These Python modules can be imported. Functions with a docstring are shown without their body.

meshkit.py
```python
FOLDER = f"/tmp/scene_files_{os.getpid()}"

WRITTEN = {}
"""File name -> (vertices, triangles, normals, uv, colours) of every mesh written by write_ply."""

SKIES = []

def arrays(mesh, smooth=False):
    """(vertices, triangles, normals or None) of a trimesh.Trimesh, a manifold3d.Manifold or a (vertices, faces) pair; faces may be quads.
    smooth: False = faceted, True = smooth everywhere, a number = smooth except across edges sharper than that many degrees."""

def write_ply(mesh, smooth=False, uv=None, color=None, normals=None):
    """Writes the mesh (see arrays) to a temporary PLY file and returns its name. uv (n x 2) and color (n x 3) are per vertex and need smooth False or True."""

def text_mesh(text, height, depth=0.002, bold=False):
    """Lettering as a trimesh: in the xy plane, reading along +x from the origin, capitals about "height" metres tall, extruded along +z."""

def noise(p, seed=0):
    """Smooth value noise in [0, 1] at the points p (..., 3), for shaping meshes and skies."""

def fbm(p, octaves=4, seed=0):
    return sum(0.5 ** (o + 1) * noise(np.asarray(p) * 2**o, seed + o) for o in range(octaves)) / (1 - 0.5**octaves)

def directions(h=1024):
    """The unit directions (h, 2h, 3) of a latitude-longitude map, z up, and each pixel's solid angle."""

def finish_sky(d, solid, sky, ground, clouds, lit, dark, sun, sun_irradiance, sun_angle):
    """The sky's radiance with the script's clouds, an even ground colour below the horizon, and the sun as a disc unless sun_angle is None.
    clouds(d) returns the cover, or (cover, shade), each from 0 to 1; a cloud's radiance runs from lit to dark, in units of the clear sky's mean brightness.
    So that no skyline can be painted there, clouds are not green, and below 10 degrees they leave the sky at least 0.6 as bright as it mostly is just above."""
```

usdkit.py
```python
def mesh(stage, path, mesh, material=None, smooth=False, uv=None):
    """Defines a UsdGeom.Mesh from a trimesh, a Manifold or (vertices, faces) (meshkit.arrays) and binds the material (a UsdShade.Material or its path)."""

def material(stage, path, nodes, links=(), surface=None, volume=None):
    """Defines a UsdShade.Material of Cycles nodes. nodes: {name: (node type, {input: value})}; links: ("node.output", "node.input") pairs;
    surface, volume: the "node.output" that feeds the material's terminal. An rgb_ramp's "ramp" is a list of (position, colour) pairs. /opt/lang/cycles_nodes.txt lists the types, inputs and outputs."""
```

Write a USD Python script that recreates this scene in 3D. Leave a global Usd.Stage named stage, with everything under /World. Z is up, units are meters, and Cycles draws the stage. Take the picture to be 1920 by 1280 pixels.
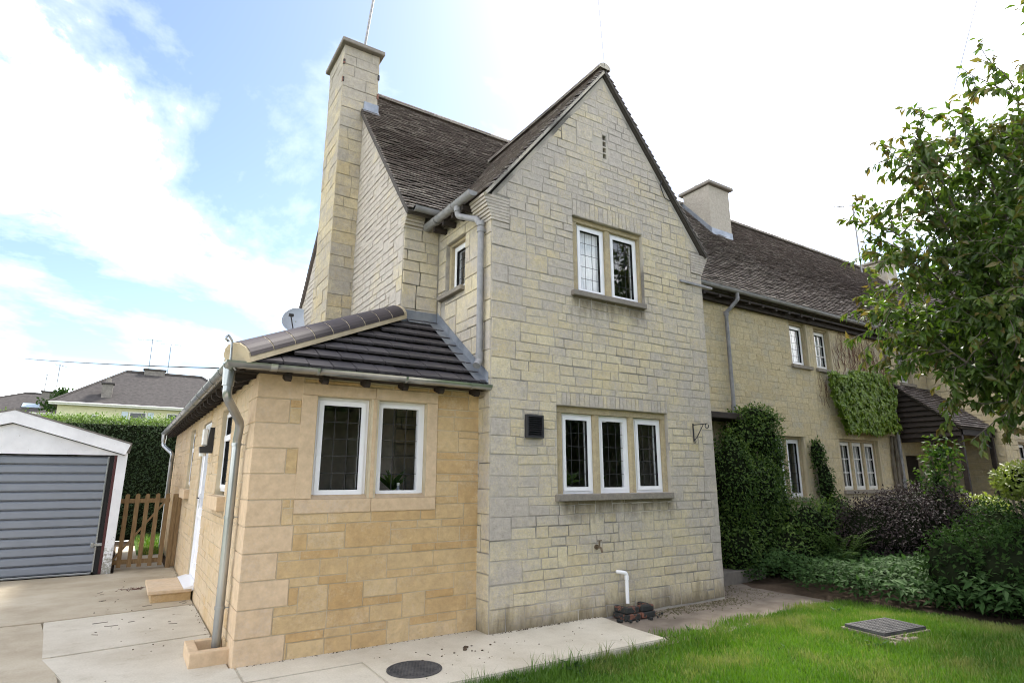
import math, random, numpy as np, usdkit, meshkit
from pxr import Usd, UsdGeom, UsdLux, UsdShade, Gf, Sdf, Vt
from shapely.geometry import Polygon, Point, box as sbox
from shapely.ops import unary_union
from shapely import affinity

stage = Usd.Stage.CreateInMemory()
UsdGeom.SetStageUpAxis(stage, 'Z'); UsdGeom.SetStageMetersPerUnit(stage, 1.0)
UsdGeom.Xform.Define(stage, '/World')
PI = math.pi
V = lambda *a: np.array(a, float)
def unit(a): a = np.asarray(a, float); return a / np.linalg.norm(a)

# ---------------------------------------------------------------- camera
CAM = V(-3.3784, -5.6916, 1.60); YAW, PITCH = -0.5725, 0.2246
fw = V(-math.sin(YAW)*math.cos(PITCH), math.cos(YAW)*math.cos(PITCH), math.sin(PITCH))
rt = V(math.cos(YAW), math.sin(YAW), 0); up = np.cross(rt, fw)
cam = UsdGeom.Camera.Define(stage, '/World/camera')
cam.AddTransformOp().Set(Gf.Matrix4d(*rt, 0, *up, 0, *(-fw), 0, *CAM, 1))
cam.CreateHorizontalApertureAttr(36.0); cam.CreateVerticalApertureAttr(36.0*682/1024)
cam.CreateFocalLengthAttr(36.0*1102.8/1920); cam.CreateClippingRangeAttr(Gf.Vec2f(0.05, 5000))
cam.CreateExposureAttr(2.4)

# ---------------------------------------------------------------- sky and sun
SUN_AZ, SUN_EL = math.radians(62), math.radians(50)      # azimuth from +y towards +x
sun_dir = V(math.sin(SUN_AZ)*math.cos(SUN_EL), math.cos(SUN_AZ)*math.cos(SUN_EL), math.sin(SUN_EL))
def material(name, nodes, links, surface='p.BSDF', volume=None):
    return usdkit.material(stage, '/World/Looks/'+name, nodes, links, surface=surface, volume=volume)
CLOUD = 25.0
sky_mat = material('sky', {
    'tc': ('texture_coordinate', {}),
    'sx': ('separate_xyz', {}),
    'zz': ('math', {'math_type': 'maximum', 'value2': 0.0}),
    'za': ('math', {'math_type': 'add', 'value2': 0.28}),
    'dx': ('math', {'math_type': 'divide'}), 'dy': ('math', {'math_type': 'divide'}),
    'cb': ('combine_xyz', {'z': 0.0}),
    'mp': ('mapping', {'location': (3.8, 9.4, 0.0), 'scale': (1, 1, 1)}),
    'n1': ('noise_texture', {'scale': 1.15, 'detail': 9.0, 'roughness': 0.6, 'distortion': 0.2}),
    'cov': ('rgb_ramp', {'ramp': [(0.45, (0, 0, 0)), (0.50, (0.06, 0.06, 0.06)), (0.55, (0.38, 0.38, 0.38)), (0.65, (1, 1, 1))]}),
    'n2': ('noise_texture', {'scale': 2.6, 'detail': 5.0, 'roughness': 0.5}),
    'cc': ('rgb_ramp', {'ramp': [(0.3, (CLOUD*.72, CLOUD*.71, CLOUD*.71)), (0.6, (CLOUD*1.04, CLOUD, CLOUD*.95))]}),
    'sky': ('sky_texture', {'sky_type': 'single_scattering', 'sun_disc': False, 'sun_elevation': SUN_EL, 'sun_rotation': SUN_AZ, 'aerosol_density': 1.0}),
    'hz': ('map_range', {'from_min': .16, 'from_max': .02, 'to_max': .75, 'clamp': True}), 'mc': ('math', {'math_type': 'maximum'}),
    'mx': ('mix', {}),
    'bg': ('background_shader', {'strength': 0.05})},
    [('tc.generated', 'sx.vector'), ('sx.z', 'zz.value1'), ('zz.value', 'za.value1'), ('sx.x', 'dx.value1'), ('za.value', 'dx.value2'),
     ('sx.y', 'dy.value1'), ('za.value', 'dy.value2'), ('dx.value', 'cb.x'), ('dy.value', 'cb.y'), ('cb.vector', 'mp.vector'),
     ('mp.vector', 'n1.vector'), ('mp.vector', 'n2.vector'), ('n1.fac', 'cov.fac'), ('n2.fac', 'cc.fac'),
     ('sky.color', 'mx.color1'), ('cc.color', 'mx.color2'), ('cov.color', 'mc.value1'), ('sx.z', 'hz.value'), ('hz.result', 'mc.value2'), ('mc.value', 'mx.fac'), ('mx.color', 'bg.color')], surface='bg.background')
dome = UsdLux.DomeLight.Define(stage, '/World/sky')
UsdShade.MaterialBindingAPI.Apply(dome.GetPrim()).Bind(sky_mat)
dome.GetPrim().SetCustomDataByKey('kind', 'structure')
sun = UsdLux.DistantLight.Define(stage, '/World/sun')
sun.CreateIntensityAttr(0.40); sun.CreateAngleAttr(10.0); sun.CreateColorAttr(Gf.Vec3f(1, 0.95, 0.87))
sun.GetPrim().CreateAttribute('inputs:normalize', Sdf.ValueTypeNames.Bool).Set(True)
zax = sun_dir; xax = unit(np.cross(V(0, 0, 1), zax)); yax = np.cross(zax, xax)
sun.AddTransformOp().Set(Gf.Matrix4d(*xax, 0, *yax, 0, *zax, 0, 0, 0, 30, 1))

# ---------------------------------------------------------------- scene bookkeeping
SMOOTH = {'galvanised_steel', 'painted_iron', 'bark', 'white_plastic', 'dish_grey', 'weathered_brass'}
_used = {}
def numbered(parent, name):
    k = (parent, name); n = _used.get(k, 0); _used[k] = n + 1
    return f'{parent}/{name}' if n == 0 else f'{parent}/{name}_{n:03d}'
_base = {}
def tag(path, label=None, cat=None, group=None, kind=None):
    p = stage.GetPrimAtPath(path)
    for k, v in (('label', label), ('category', cat), ('group', group), ('kind', kind)):
        if v: p.SetCustomDataByKey(k, v)
    return path
def thing(name, label, cat, base=(0, 0, 0), group=None):
    path = numbered('/World', name); x = UsdGeom.Xform.Define(stage, path); x.AddTranslateOp().Set(Gf.Vec3d(*map(float, base)))
    _base[path] = np.array(base, float)
    return tag(path, label, cat, group)
class MB:
    """collects faces (any polygon); col = per-vertex (tone, grey, random)"""
    def __init__(s): s.v, s.f, s.c, s.n = [], [], [], 0
    def add(s, v, f, c=(.5, .0, .5)):
        v = np.asarray(v, float).reshape(-1, 3); s.v.append(v)
        s.f += [tuple(i + s.n for i in q) for q in f]
        c = np.asarray(c, float); s.c.append(np.broadcast_to(c, (len(v), 3))); s.n += len(v)
        return s
    def tri_arrays(s):
        t = []
        for q in s.f:
            for k in range(1, len(q) - 1): t.append((q[0], q[k], q[k+1]))
        return np.vstack(s.v), np.array(t, int), np.vstack(s.c)
    def merge(s, o):
        for v, c in zip(o.v, o.c): s.v.append(v); s.c.append(c)
        s.f += [tuple(i + s.n for i in q) for q in o.f]; s.n += o.n
        return s
def put(name, mesh, mat, parent='/World', smooth=False, label=None, kind=None, cat=None, group=None):
    if isinstance(mesh, MB):
        v, f, c = mesh.tri_arrays()
    else:
        v, f = mesh[0], mesh[1]; c = mesh[2] if len(mesh) > 2 else None
    root = '/'.join(parent.split('/')[:3])
    v = v - _base.get(root, np.zeros(3))
    path = numbered(parent, name)
    if not smooth and isinstance(mat, UsdShade.Material) and mat.GetPath().name in SMOOTH: smooth = 38
    if smooth:
        usdkit.mesh(stage, path, (v, f), mat, smooth=smooth)
    else:
        m = usdkit.mesh(stage, path, (v, f), mat)
        if c is not None:
            UsdGeom.PrimvarsAPI(m).CreatePrimvar('col', Sdf.ValueTypeNames.Color3fArray, 'vertex').Set(Vt.Vec3fArray.FromNumpy(np.ascontiguousarray(c, np.float32)))
    return tag(path, label, cat, group, kind)
def struct(name, mesh, mat, **k): return put(name, mesh, mat, kind='structure', **k)
def xf(name, parent, label=None):
    path = numbered(parent, name); UsdGeom.Xform.Define(stage, path); return tag(path, label)

# ---------------------------------------------------------------- shapes
def box(lo, hi, mb=None, c=(.5, 0, .5), ch=0.0):
    """box, chamfered by ch"""
    mb = mb or MB(); lo, hi = np.array(lo, float), np.array(hi, float)
    if ch <= 0:
        x = [(lo[0], hi[0])[i] for i in (0, 1)]; v = [(( lo, hi)[i][0], (lo, hi)[j][1], (lo, hi)[k][2]) for k in (0, 1) for j in (0, 1) for i in (0, 1)]
        return mb.add(v, [(0, 2, 3, 1), (4, 5, 7, 6), (0, 1, 5, 4), (2, 6, 7, 3), (0, 4, 6, 2), (1, 3, 7, 5)], c)
    ch = min(ch, *(0.45*(hi-lo)))
    v, idx = [], {}
    for k in (0, 1):
        for j in (0, 1):
            for i in (0, 1):
                for a in range(3):
                    p = V((lo, hi)[i][0], (lo, hi)[j][1], (lo, hi)[k][2]); s = V(1-2*i, 1-2*j, 1-2*k)*ch; s[a] = 0
                    idx[i, j, k, a] = len(v); v.append(p + s)
    F = []
    for a in range(3):
        b, d = (a+1) % 3, (a+2) % 3
        for s in (0, 1):
            q = []
            for (m, n) in ((0, 0), (1, 0), (1, 1), (0, 1)):
                t = [0, 0, 0]; t[a] = s; t[b] = m; t[d] = n; q.append(idx[t[0], t[1], t[2], a])
            F.append(tuple(q if s else q[::-1]))
        for m in (0, 1):                      # edge along axis a between faces b and d
            for n in (0, 1):
                t0 = [0, 0, 0]; t0[b] = m; t0[d] = n; t1 = list(t0); t1[a] = 1
                q = (idx[(*t0, b)], idx[(*t1, b)], idx[(*t1, d)], idx[(*t0, d)])
                F.append(q if (m ^ n) else q[::-1])
    for i in (0, 1):
        for j in (0, 1):
            for k in (0, 1):
                q = (idx[i, j, k, 0], idx[i, j, k, 1], idx[i, j, k, 2]); F.append(q if (i+j+k) % 2 else q[::-1])
    return mb.add(v, F, c)
def fillet(pts, rad, k=6):
    pts = [np.array(p, float) for p in pts]; out = [pts[0]]
    for a, b, c in zip(pts, pts[1:], pts[2:]):
        u, w = unit(a-b), unit(c-b); ang = math.acos(np.clip(u@w, -1, 1))
        if ang > PI-.02: out.append(b); continue
        t = min(rad/math.tan(ang/2), .49*np.linalg.norm(a-b), .49*np.linalg.norm(c-b))
        p, q = b+u*t, b+w*t
        for i in range(k+1):
            s = i/k; out.append((1-s)**2*p+2*s*(1-s)*b+s*s*q)
    return out + [pts[-1]]
def tube(pts, r, n=8, mb=None, c=(.5, 0, .5), cap=True):
    mb = mb or MB(); pts = np.array(pts, float); m = len(pts); r = np.broadcast_to(r, (m,))
    t = np.gradient(pts, axis=0); t /= np.linalg.norm(t, axis=1)[:, None]+1e-12
    a = np.cross(t[0], V(0, 0, 1) if abs(t[0][2]) < .9 else V(1, 0, 0)); a = unit(a); v = []
    for i in range(m):
        a = unit(a - t[i]*(a@t[i])); b = np.cross(t[i], a)
        for k in range(n):
            w = 2*PI*k/n; v.append(pts[i]+r[i]*(math.cos(w)*a+math.sin(w)*b))
    f = [(i*n+k, i*n+(k+1) % n, (i+1)*n+(k+1) % n, (i+1)*n+k) for i in range(m-1) for k in range(n)]
    if cap: f += [tuple(range(n))[::-1], tuple((m-1)*n+k for k in range(n))]
    return mb.add(v, f, c)
def sweep(profile, path, mb=None, c=(.5, 0, .5), cap=True):
    """profile: closed loop of (out, up); out is to the right of the path in plan; mitred at corners"""
    mb = mb or MB(); path = np.array(path, float); m, n = len(path), len(profile); v = []
    d = [unit((path[i+1]-path[i])*[1, 1, 0]) for i in range(m-1)]
    for i in range(m):
        d0, d1 = d[max(i-1, 0)], d[min(i, m-2)]
        n0, n1 = V(d0[1], -d0[0], 0), V(d1[1], -d1[0], 0); b = n0+n1; b = b/(b@b)*2
        for (o, u) in profile: v.append(path[i]+b*o+V(0, 0, u))
    f = [(i*n+k, (i+1)*n+k, (i+1)*n+(k+1) % n, i*n+(k+1) % n) for i in range(m-1) for k in range(n)]
    if cap: f += [tuple(range(n)), tuple((m-1)*n+k for k in range(n))[::-1]]
    return mb.add(v, f, c)
def half_round(r, t=.004, n=9):
    o = [(r*math.cos(a), r*math.sin(a)) for a in np.linspace(PI, 2*PI, n)]
    i = [((r-t)*math.cos(a), (r-t)*math.sin(a)) for a in np.linspace(2*PI, PI, n)]
    return o + [(r+.006, .004), (r-.004, .008)] + i
def lathe(prof, center, n=16, mb=None, c=(.5, 0, .5)):
    mb = mb or MB(); v = [(center[0]+r*math.cos(2*PI*k/n), center[1]+r*math.sin(2*PI*k/n), center[2]+z) for r, z in prof for k in range(n)]
    f = [(i*n+k, i*n+(k+1) % n, (i+1)*n+(k+1) % n, (i+1)*n+k) for i in range(len(prof)-1) for k in range(n)]
    return mb.add(v, f, c)
class Frame:
    """a wall or roof plane: point(s, h, d) = O + S s + H h + N d"""
    def __init__(s, O, S, H=(0, 0, 1), N=None):
        s.O, s.S, s.H = V(*O), unit(S), unit(H); s.N = unit(N) if N is not None else unit(np.cross(s.S, s.H))
        s.flip = np.cross(s.S, s.H)@s.N < 0
    def __call__(s, a, h, d=0.0): return s.O+s.S*a+s.H*h+s.N*d
    def pts(s, xy, d): return [s(x, y, d) for x, y in xy]
def prism(fr, poly, d0, d1, mb=None, c=(.5, 0, .5)):
    """extrudes a shapely polygon (holes allowed) of the frame's plane from depth d0 to d1"""
    import trimesh
    mb = mb or MB()
    for g in getattr(poly, 'geoms', [poly]):
        if g.is_empty or g.area < 1e-8: continue
        v2, f2 = trimesh.creation.triangulate_polygon(g, engine='earcut'); n = len(v2)
        v = [fr(x, y, d1) for x, y in v2]+[fr(x, y, d0) for x, y in v2]
        F = []
        for t in f2:
            t = tuple(int(i) for i in t); p, q, r = v2[list(t)]
            ccw = (q[0]-p[0])*(r[1]-p[1])-(q[1]-p[1])*(r[0]-p[0]) > 0
            if ccw == fr.flip: t = t[::-1]
            F += [t, tuple(i+n for i in t[::-1])]
        mb.add(v, F, c)
        for ring in (g.exterior, *g.interiors):
            xy = list(ring.coords)[:-1]; m = len(xy)
            v = fr.pts(xy, d0)+fr.pts(xy, d1); ccw = ring.is_ccw
            f = [(i, (i+1) % m, m+(i+1) % m, m+i) for i in range(m)]
            if ccw == fr.flip: f = [q[::-1] for q in f]
            if ring is not g.exterior: pass
            mb.add(v, f, c)
    return mb
def bar(a, b, w, h, mb=None, upv=(0, 0, 1), c=(.5, 0, .5)):
    """a straight bar of section w x h from a to b"""
    mb = mb or MB(); a, b = np.array(a, float), np.array(b, float); t = unit(b-a)
    s = unit(np.cross(t, upv)); u = np.cross(s, t); v = []
    for p in (a, b):
        for i, j in ((-1, -1), (1, -1), (1, 1), (-1, 1)): v.append(p+s*i*w/2+u*j*h/2)
    return mb.add(v, [(0, 1, 2, 3), (7, 6, 5, 4), (0, 4, 5, 1), (1, 5, 6, 2), (2, 6, 7, 3), (3, 7, 4, 0)], c)

# ---------------------------------------------------------------- materials
def ramp_mat(name, stops, scale=6.0, rough=.8, bump=.3, bscale=40.0, bdist=.01, detail=6.0, spec=.3, metal=0.0, attr=None, dirt=None, extra_rough=0.0, vec_scale=None):
    """noise coloured principled; stops: ramp; attr: (colour A, colour B, grey colour) mixed by the primvar col instead"""
    N = {'g': ('geometry', {}), 'n': ('noise_texture', {'scale': scale, 'detail': detail, 'roughness': .6}),
         'r': ('rgb_ramp', {'ramp': stops}), 'p': ('principled_bsdf', {'roughness': rough, 'specular_ior_level': spec, 'metallic': metal}),
         'bn': ('noise_texture', {'scale': bscale, 'detail': 5.0, 'roughness': .65}), 'b': ('bump', {'strength': bump, 'distance': bdist})}
    L = [('n.fac', 'r.fac'), ('bn.fac', 'b.height'), ('b.normal', 'p.normal'), ('r.color', 'p.base_color')]
    src = 'g.position'
    if vec_scale:
        N['vs'] = ('mapping', {'scale': vec_scale}); L += [('g.position', 'vs.vector')]; src = 'vs.vector'
    L += [(src, 'n.vector'), (src, 'bn.vector')]
    return material(name, N, L)
def stone_mat(name, light, dark, grey, lichen, amount=.5, bump=.5, fine=90.0, height=None, stain=(.13, .105, .065), stains=()):
    """stone tinted per block by col.r, weathered grey by col.g + noise"""
    N = {'g': ('geometry', {}), 'a': ('attribute', {'attribute': 'col'}), 's': ('separate_color', {}),
         'm1': ('mix', {'color1': dark, 'color2': light}),
         'n1': ('noise_texture', {'scale': 2.2, 'detail': 9.0, 'roughness': .68}),
         'n2': ('noise_texture', {'scale': 48.0, 'detail': 6.0, 'roughness': .75}),
         'w1': ('math', {'math_type': 'multiply_add', 'value2': .9, 'value3': 0}),
         'w2': ('math', {'math_type': 'multiply_add', 'value2': .5}),
         'wr': ('map_range', {'from_min': 1.13-amount*.55, 'from_max': 1.45-amount*.55, 'clamp': True}),
         'm2': ('mix', {'color2': grey}),
         'n3': ('noise_texture', {'scale': 30.0, 'detail': 7.0, 'roughness': .75}),
         'lr': ('map_range', {'from_min': .56, 'from_max': .72, 'to_max': .5, 'clamp': True}),
         'm3': ('mix', {'color2': lichen}),
         'n4': ('noise_texture', {'scale': 14.0, 'detail': 7.0, 'roughness': .68}),
         'tone': ('rgb_ramp', {'ramp': [(.25, (.80, .79, .77)), (.75, (1.14, 1.13, 1.10))]}),
         'm4': ('mix', {'mix_type': 'multiply', 'fac': 1.0}),
         'bn': ('noise_texture', {'scale': fine, 'detail': 6.0, 'roughness': .75}),
         'b': ('bump', {'strength': bump, 'distance': .012}), 'b2': ('bump', {'strength': bump, 'distance': .03}),
         'p': ('principled_bsdf', {'roughness': .92, 'specular_ior_level': .15})}
    L = [('a.color', 's.color'), ('s.r', 'm1.fac'), ('g.position', 'n1.vector'), ('g.position', 'n2.vector'), ('g.position', 'n3.vector'), ('g.position', 'n4.vector'), ('g.position', 'bn.vector'),
         ('n2.fac', 'w1.value1'), ('s.g', 'w2.value1'), ('w1.value', 'w2.value3'), ('n1.fac', 'w1.value3'), ('w2.value', 'wr.value'),
         ('m1.color', 'm2.color1'), ('wr.result', 'm2.fac'), ('n3.fac', 'lr.value'), ('m2.color', 'm3.color1'), ('lr.result', 'm3.fac'),
         ('n4.fac', 'tone.fac'), ('m3.color', 'm4.color1'), ('tone.color', 'm4.color2'), ('m4.color', 'p.base_color'),
         ('n4.fac', 'b2.height'), ('b2.normal', 'b.normal'), ('bn.fac', 'b.height'), ('b.normal', 'p.normal')]
    if stains:
        N.update({'sz': ('separate_xyz', {}), 'vm': ('mapping', {'scale': (1.0, 1.0, .22)}), 'sn': ('noise_texture', {'scale': 7.0, 'detail': 6.0, 'roughness': .65}), 'm5': ('mix', {'color2': stain}), 'sm': ('map_range', {'from_min': .62, 'from_max': 1.05, 'to_max': .8, 'clamp': True}), 'sa': ('math', {'math_type': 'multiply_add', 'value2': .62})})
        L[:] = [l for l in L if l != ('m4.color', 'p.base_color')]
        L += [('g.position', 'sz.vector'), ('g.position', 'vm.vector'), ('vm.vector', 'sn.vector'), ('m4.color', 'm5.color1'), ('m5.color', 'p.base_color'), ('sn.fac', 'sa.value3'), ('sa.value', 'sm.value'), ('sm.result', 'm5.fac')]
        last = None
        for i, (lo, hi, x0, x1) in enumerate(stains):
            up_ = hi > lo
            N[f'sz{i}'] = ('map_range', {'from_min': lo, 'from_max': hi, 'clamp': True}); N[f'sc{i}'] = ('math', {'math_type': 'less_than' if up_ else 'greater_than', 'value2': hi+(.004 if up_ else -1.0)}); N[f'sq{i}'] = ('math', {'math_type': 'multiply'})
            N[f'sa{i}'] = ('map_range', {'from_min': x0-.06, 'from_max': x0+.05, 'clamp': True}); N[f'sb{i}'] = ('map_range', {'from_min': x1+.06, 'from_max': x1-.05, 'clamp': True}); N[f'sr{i}'] = ('math', {'math_type': 'multiply'}); N[f'st{i}'] = ('math', {'math_type': 'multiply'})
            L += [('sz.z', f'sz{i}.value'), ('sz.z', f'sc{i}.value1'), (f'sz{i}.result', f'sq{i}.value1'), (f'sc{i}.value', f'sq{i}.value2'), ('sz.x', f'sa{i}.value'), ('sz.x', f'sb{i}.value'), (f'sa{i}.result', f'sr{i}.value1'), (f'sb{i}.result', f'sr{i}.value2'), (f'sq{i}.value', f'st{i}.value1'), (f'sr{i}.value', f'st{i}.value2')]
            if last: N[f'su{i}'] = ('math', {'math_type': 'maximum'}); L += [(last, f'su{i}.value1'), (f'st{i}.value', f'su{i}.value2')]; last = f'su{i}.value'
            else: last = f'st{i}.value'
        L += [(last, 'sa.value1')]
    return material(name, N, L)
def tile_mat(name, a, b, grey, rough=.85, amount=.4, bump=.4, spec=.3):
    N = {'g': ('geometry', {}), 'at': ('attribute', {'attribute': 'col'}), 's': ('separate_color', {}), 'm1': ('mix', {'color1': a, 'color2': b}),
         'n1': ('noise_texture', {'scale': 14.0, 'detail': 7.0, 'roughness': .7}), 'w': ('math', {'math_type': 'multiply_add', 'value2': .35}),
         'wr': ('map_range', {'from_min': .78-amount*.35, 'from_max': 1.0-amount*.3, 'clamp': True}), 'm2': ('mix', {'color2': grey}),
         'bn': ('noise_texture', {'scale': 120.0, 'detail': 4.0}), 'b': ('bump', {'strength': bump, 'distance': .006}),
         'p': ('principled_bsdf', {'roughness': rough, 'specular_ior_level': spec})}
    L = [('at.color', 's.color'), ('s.r', 'm1.fac'), ('g.position', 'n1.vector'), ('g.position', 'bn.vector'), ('s.g', 'w.value1'), ('n1.fac', 'w.value3'), ('w.value', 'wr.value'),
         ('m1.color', 'm2.color1'), ('wr.result', 'm2.fac'), ('m2.color', 'p.base_color'), ('bn.fac', 'b.height'), ('b.normal', 'p.normal')]
    return material(name, N, L)
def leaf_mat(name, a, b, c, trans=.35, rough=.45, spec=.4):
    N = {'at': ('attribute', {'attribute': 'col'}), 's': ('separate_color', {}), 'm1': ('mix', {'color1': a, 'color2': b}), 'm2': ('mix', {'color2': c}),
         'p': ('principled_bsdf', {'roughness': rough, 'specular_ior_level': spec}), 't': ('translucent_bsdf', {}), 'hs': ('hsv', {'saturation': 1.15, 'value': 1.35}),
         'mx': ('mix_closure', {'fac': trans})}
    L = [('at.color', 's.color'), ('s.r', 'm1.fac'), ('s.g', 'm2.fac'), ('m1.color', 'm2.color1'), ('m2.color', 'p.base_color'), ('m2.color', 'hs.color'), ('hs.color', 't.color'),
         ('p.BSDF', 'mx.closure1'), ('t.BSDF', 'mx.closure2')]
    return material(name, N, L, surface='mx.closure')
def plain(name, col, rough=.5, metal=0.0, spec=.5, vary=.12, scale=8.0, bump=.05):
    c = np.array(col); return ramp_mat(name, [(.3, tuple(c*(1-vary))), (.7, tuple(np.minimum(c*(1+vary), .95)))], scale=scale, rough=rough, metal=metal, spec=spec, bump=bump, bscale=60, bdist=.004)
M = {}
M['stone'] = stone_mat('gable_stone', (.62, .55, .385), (.54, .455, .29), (.455, .415, .375), (.25, .23, .21), amount=.50, bump=.6, stains=((1.02, 1.31, 1.0, 2.85), (3.55, 3.87, 1.2, 2.5), (.30, -.05, -1, 9)))
M['mortar'] = ramp_mat('grey_mortar', [(.34, (.17, .16, .145)), (.50, (.40, .37, .325)), (.7, (.52, .47, .38))], scale=1.5, bump=.8, bscale=70, rough=.95, spec=.1)
M['row_stone'] = stone_mat('row_stone', (.565, .485, .315), (.50, .415, .255), (.43, .40, .33), (.24, .21, .16), amount=.36, bump=.55)
M['row_mortar'] = ramp_mat('row_mortar', [(.3, (.42, .36, .25)), (.7, (.52, .45, .32))], scale=3, bump=.7, bscale=70, rough=.95, spec=.1)
M['chimney_stone'] = stone_mat('chimney_stone', (.54, .46, .30), (.46, .37, .22), (.36, .33, .285), (.19, .17, .14), amount=.46, bump=.6)
M['ext_stone'] = stone_mat('new_stone', (.565, .425, .245), (.485, .320, .150), (.57, .45, .31), (.42, .30, .17), amount=.26, bump=.5)
M['ext_mortar'] = ramp_mat('new_mortar', [(.3, (.46, .38, .26)), (.7, (.58, .50, .36))], scale=6, bump=.4, bscale=80, rough=.95, spec=.1)
M['ashlar'] = stone_mat('smooth_ashlar', (.575, .44, .30), (.53, .395, .26), (.53, .43, .33), (.46, .36, .26), amount=.2, bump=.12)
M['old_sill'] = stone_mat('weathered_sill', (.30, .27, .22), (.24, .21, .17), (.22, .20, .18), (.10, .09, .08), amount=.5, bump=.5)
M['old_jamb'] = stone_mat('weathered_jamb', (.48, .40, .26), (.40, .33, .21), (.33, .29, .22), (.13, .10, .06), amount=.42, bump=.35)
M['old_tile'] = tile_mat('weathered_tile', (.095, .078, .072), (.185, .155, .140), (.34, .31, .275), amount=.52)
M['row_tile'] = tile_mat('row_tile', (.090, .071, .065), (.170, .138, .124), (.30, .27, .245), amount=.46)
M['new_tile'] = tile_mat('new_tile', (.040, .036, .040), (.058, .052, .057), (.07, .065, .07), rough=.42, amount=.1, bump=.15, spec=.5)
M['ridge_tile'] = tile_mat('new_ridge_tile', (.060, .050, .053), (.078, .065, .068), (.08, .065, .065), rough=.62, amount=.1, bump=.15, spec=.3)
M['deck'] = plain('roof_deck', (.05, .042, .036), rough=.9)
M['lead'] = ramp_mat('lead_sheet', [(.3, (.16, .18, .21)), (.7, (.30, .32, .35))], scale=5, rough=.42, metal=.55, bump=.3, bscale=14, bdist=.01)
M['galv'] = ramp_mat('galvanised_steel', [(.3, (.30, .315, .32)), (.7, (.46, .475, .48))], scale=4, rough=.27, metal=.9, bump=.06, bscale=30, vec_scale=(1, 1, .3))
M['iron'] = ramp_mat('painted_iron', [(.3, (.17, .17, .175)), (.7, (.28, .275, .28))], scale=9, rough=.5, bump=.25, bscale=50, spec=.45)
M['upvc'] = plain('white_plastic', (.80, .80, .82), rough=.28, vary=.02, bump=.0)
M['oldwhite'] = plain('white_paint', (.66, .65, .62), rough=.5, vary=.1)
M['black'] = plain('black_plastic', (.022, .022, .024), rough=.38, vary=.1)
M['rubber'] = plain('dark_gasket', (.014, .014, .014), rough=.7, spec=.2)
M['leading'] = plain('window_lead', (.045, .045, .048), rough=.7, spec=.2)
M['timber_dark'] = ramp_mat('dark_timber', [(.3, (.016, .012, .010)), (.7, (.040, .030, .024))], scale=7, rough=.75, bump=.4, bscale=30, vec_scale=(1, 1, 6))
M['timber'] = ramp_mat('gate_timber', [(.3, (.14, .085, .038)), (.7, (.26, .17, .082))], scale=9, rough=.75, bump=.5, bscale=40, vec_scale=(6, 6, .7))
M['room'] = plain('room_plaster', (.42, .38, .33), rough=.9)
M['roomdark'] = plain('room_wood', (.10, .07, .05), rough=.6)
M['curtain'] = plain('net_curtain', (.86, .86, .86), rough=.9, vary=.05)
M['bark'] = ramp_mat('bark', [(.3, (.075, .062, .05)), (.7, (.19, .165, .13))], scale=14, rough=.9, bump=.8, bscale=40, vec_scale=(1, 1, .35))
M['stem'] = ramp_mat('climber_stem', [(.3, (.10, .05, .035)), (.7, (.20, .11, .075))], scale=14, rough=.9, bump=.4)
M['soil'] = ramp_mat('bare_soil', [(.25, (.05, .036, .025)), (.75, (.13, .095, .068))], scale=5, rough=.95, bump=1.0, bscale=26, bdist=.03, spec=.1)
M['white_render'] = None
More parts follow.
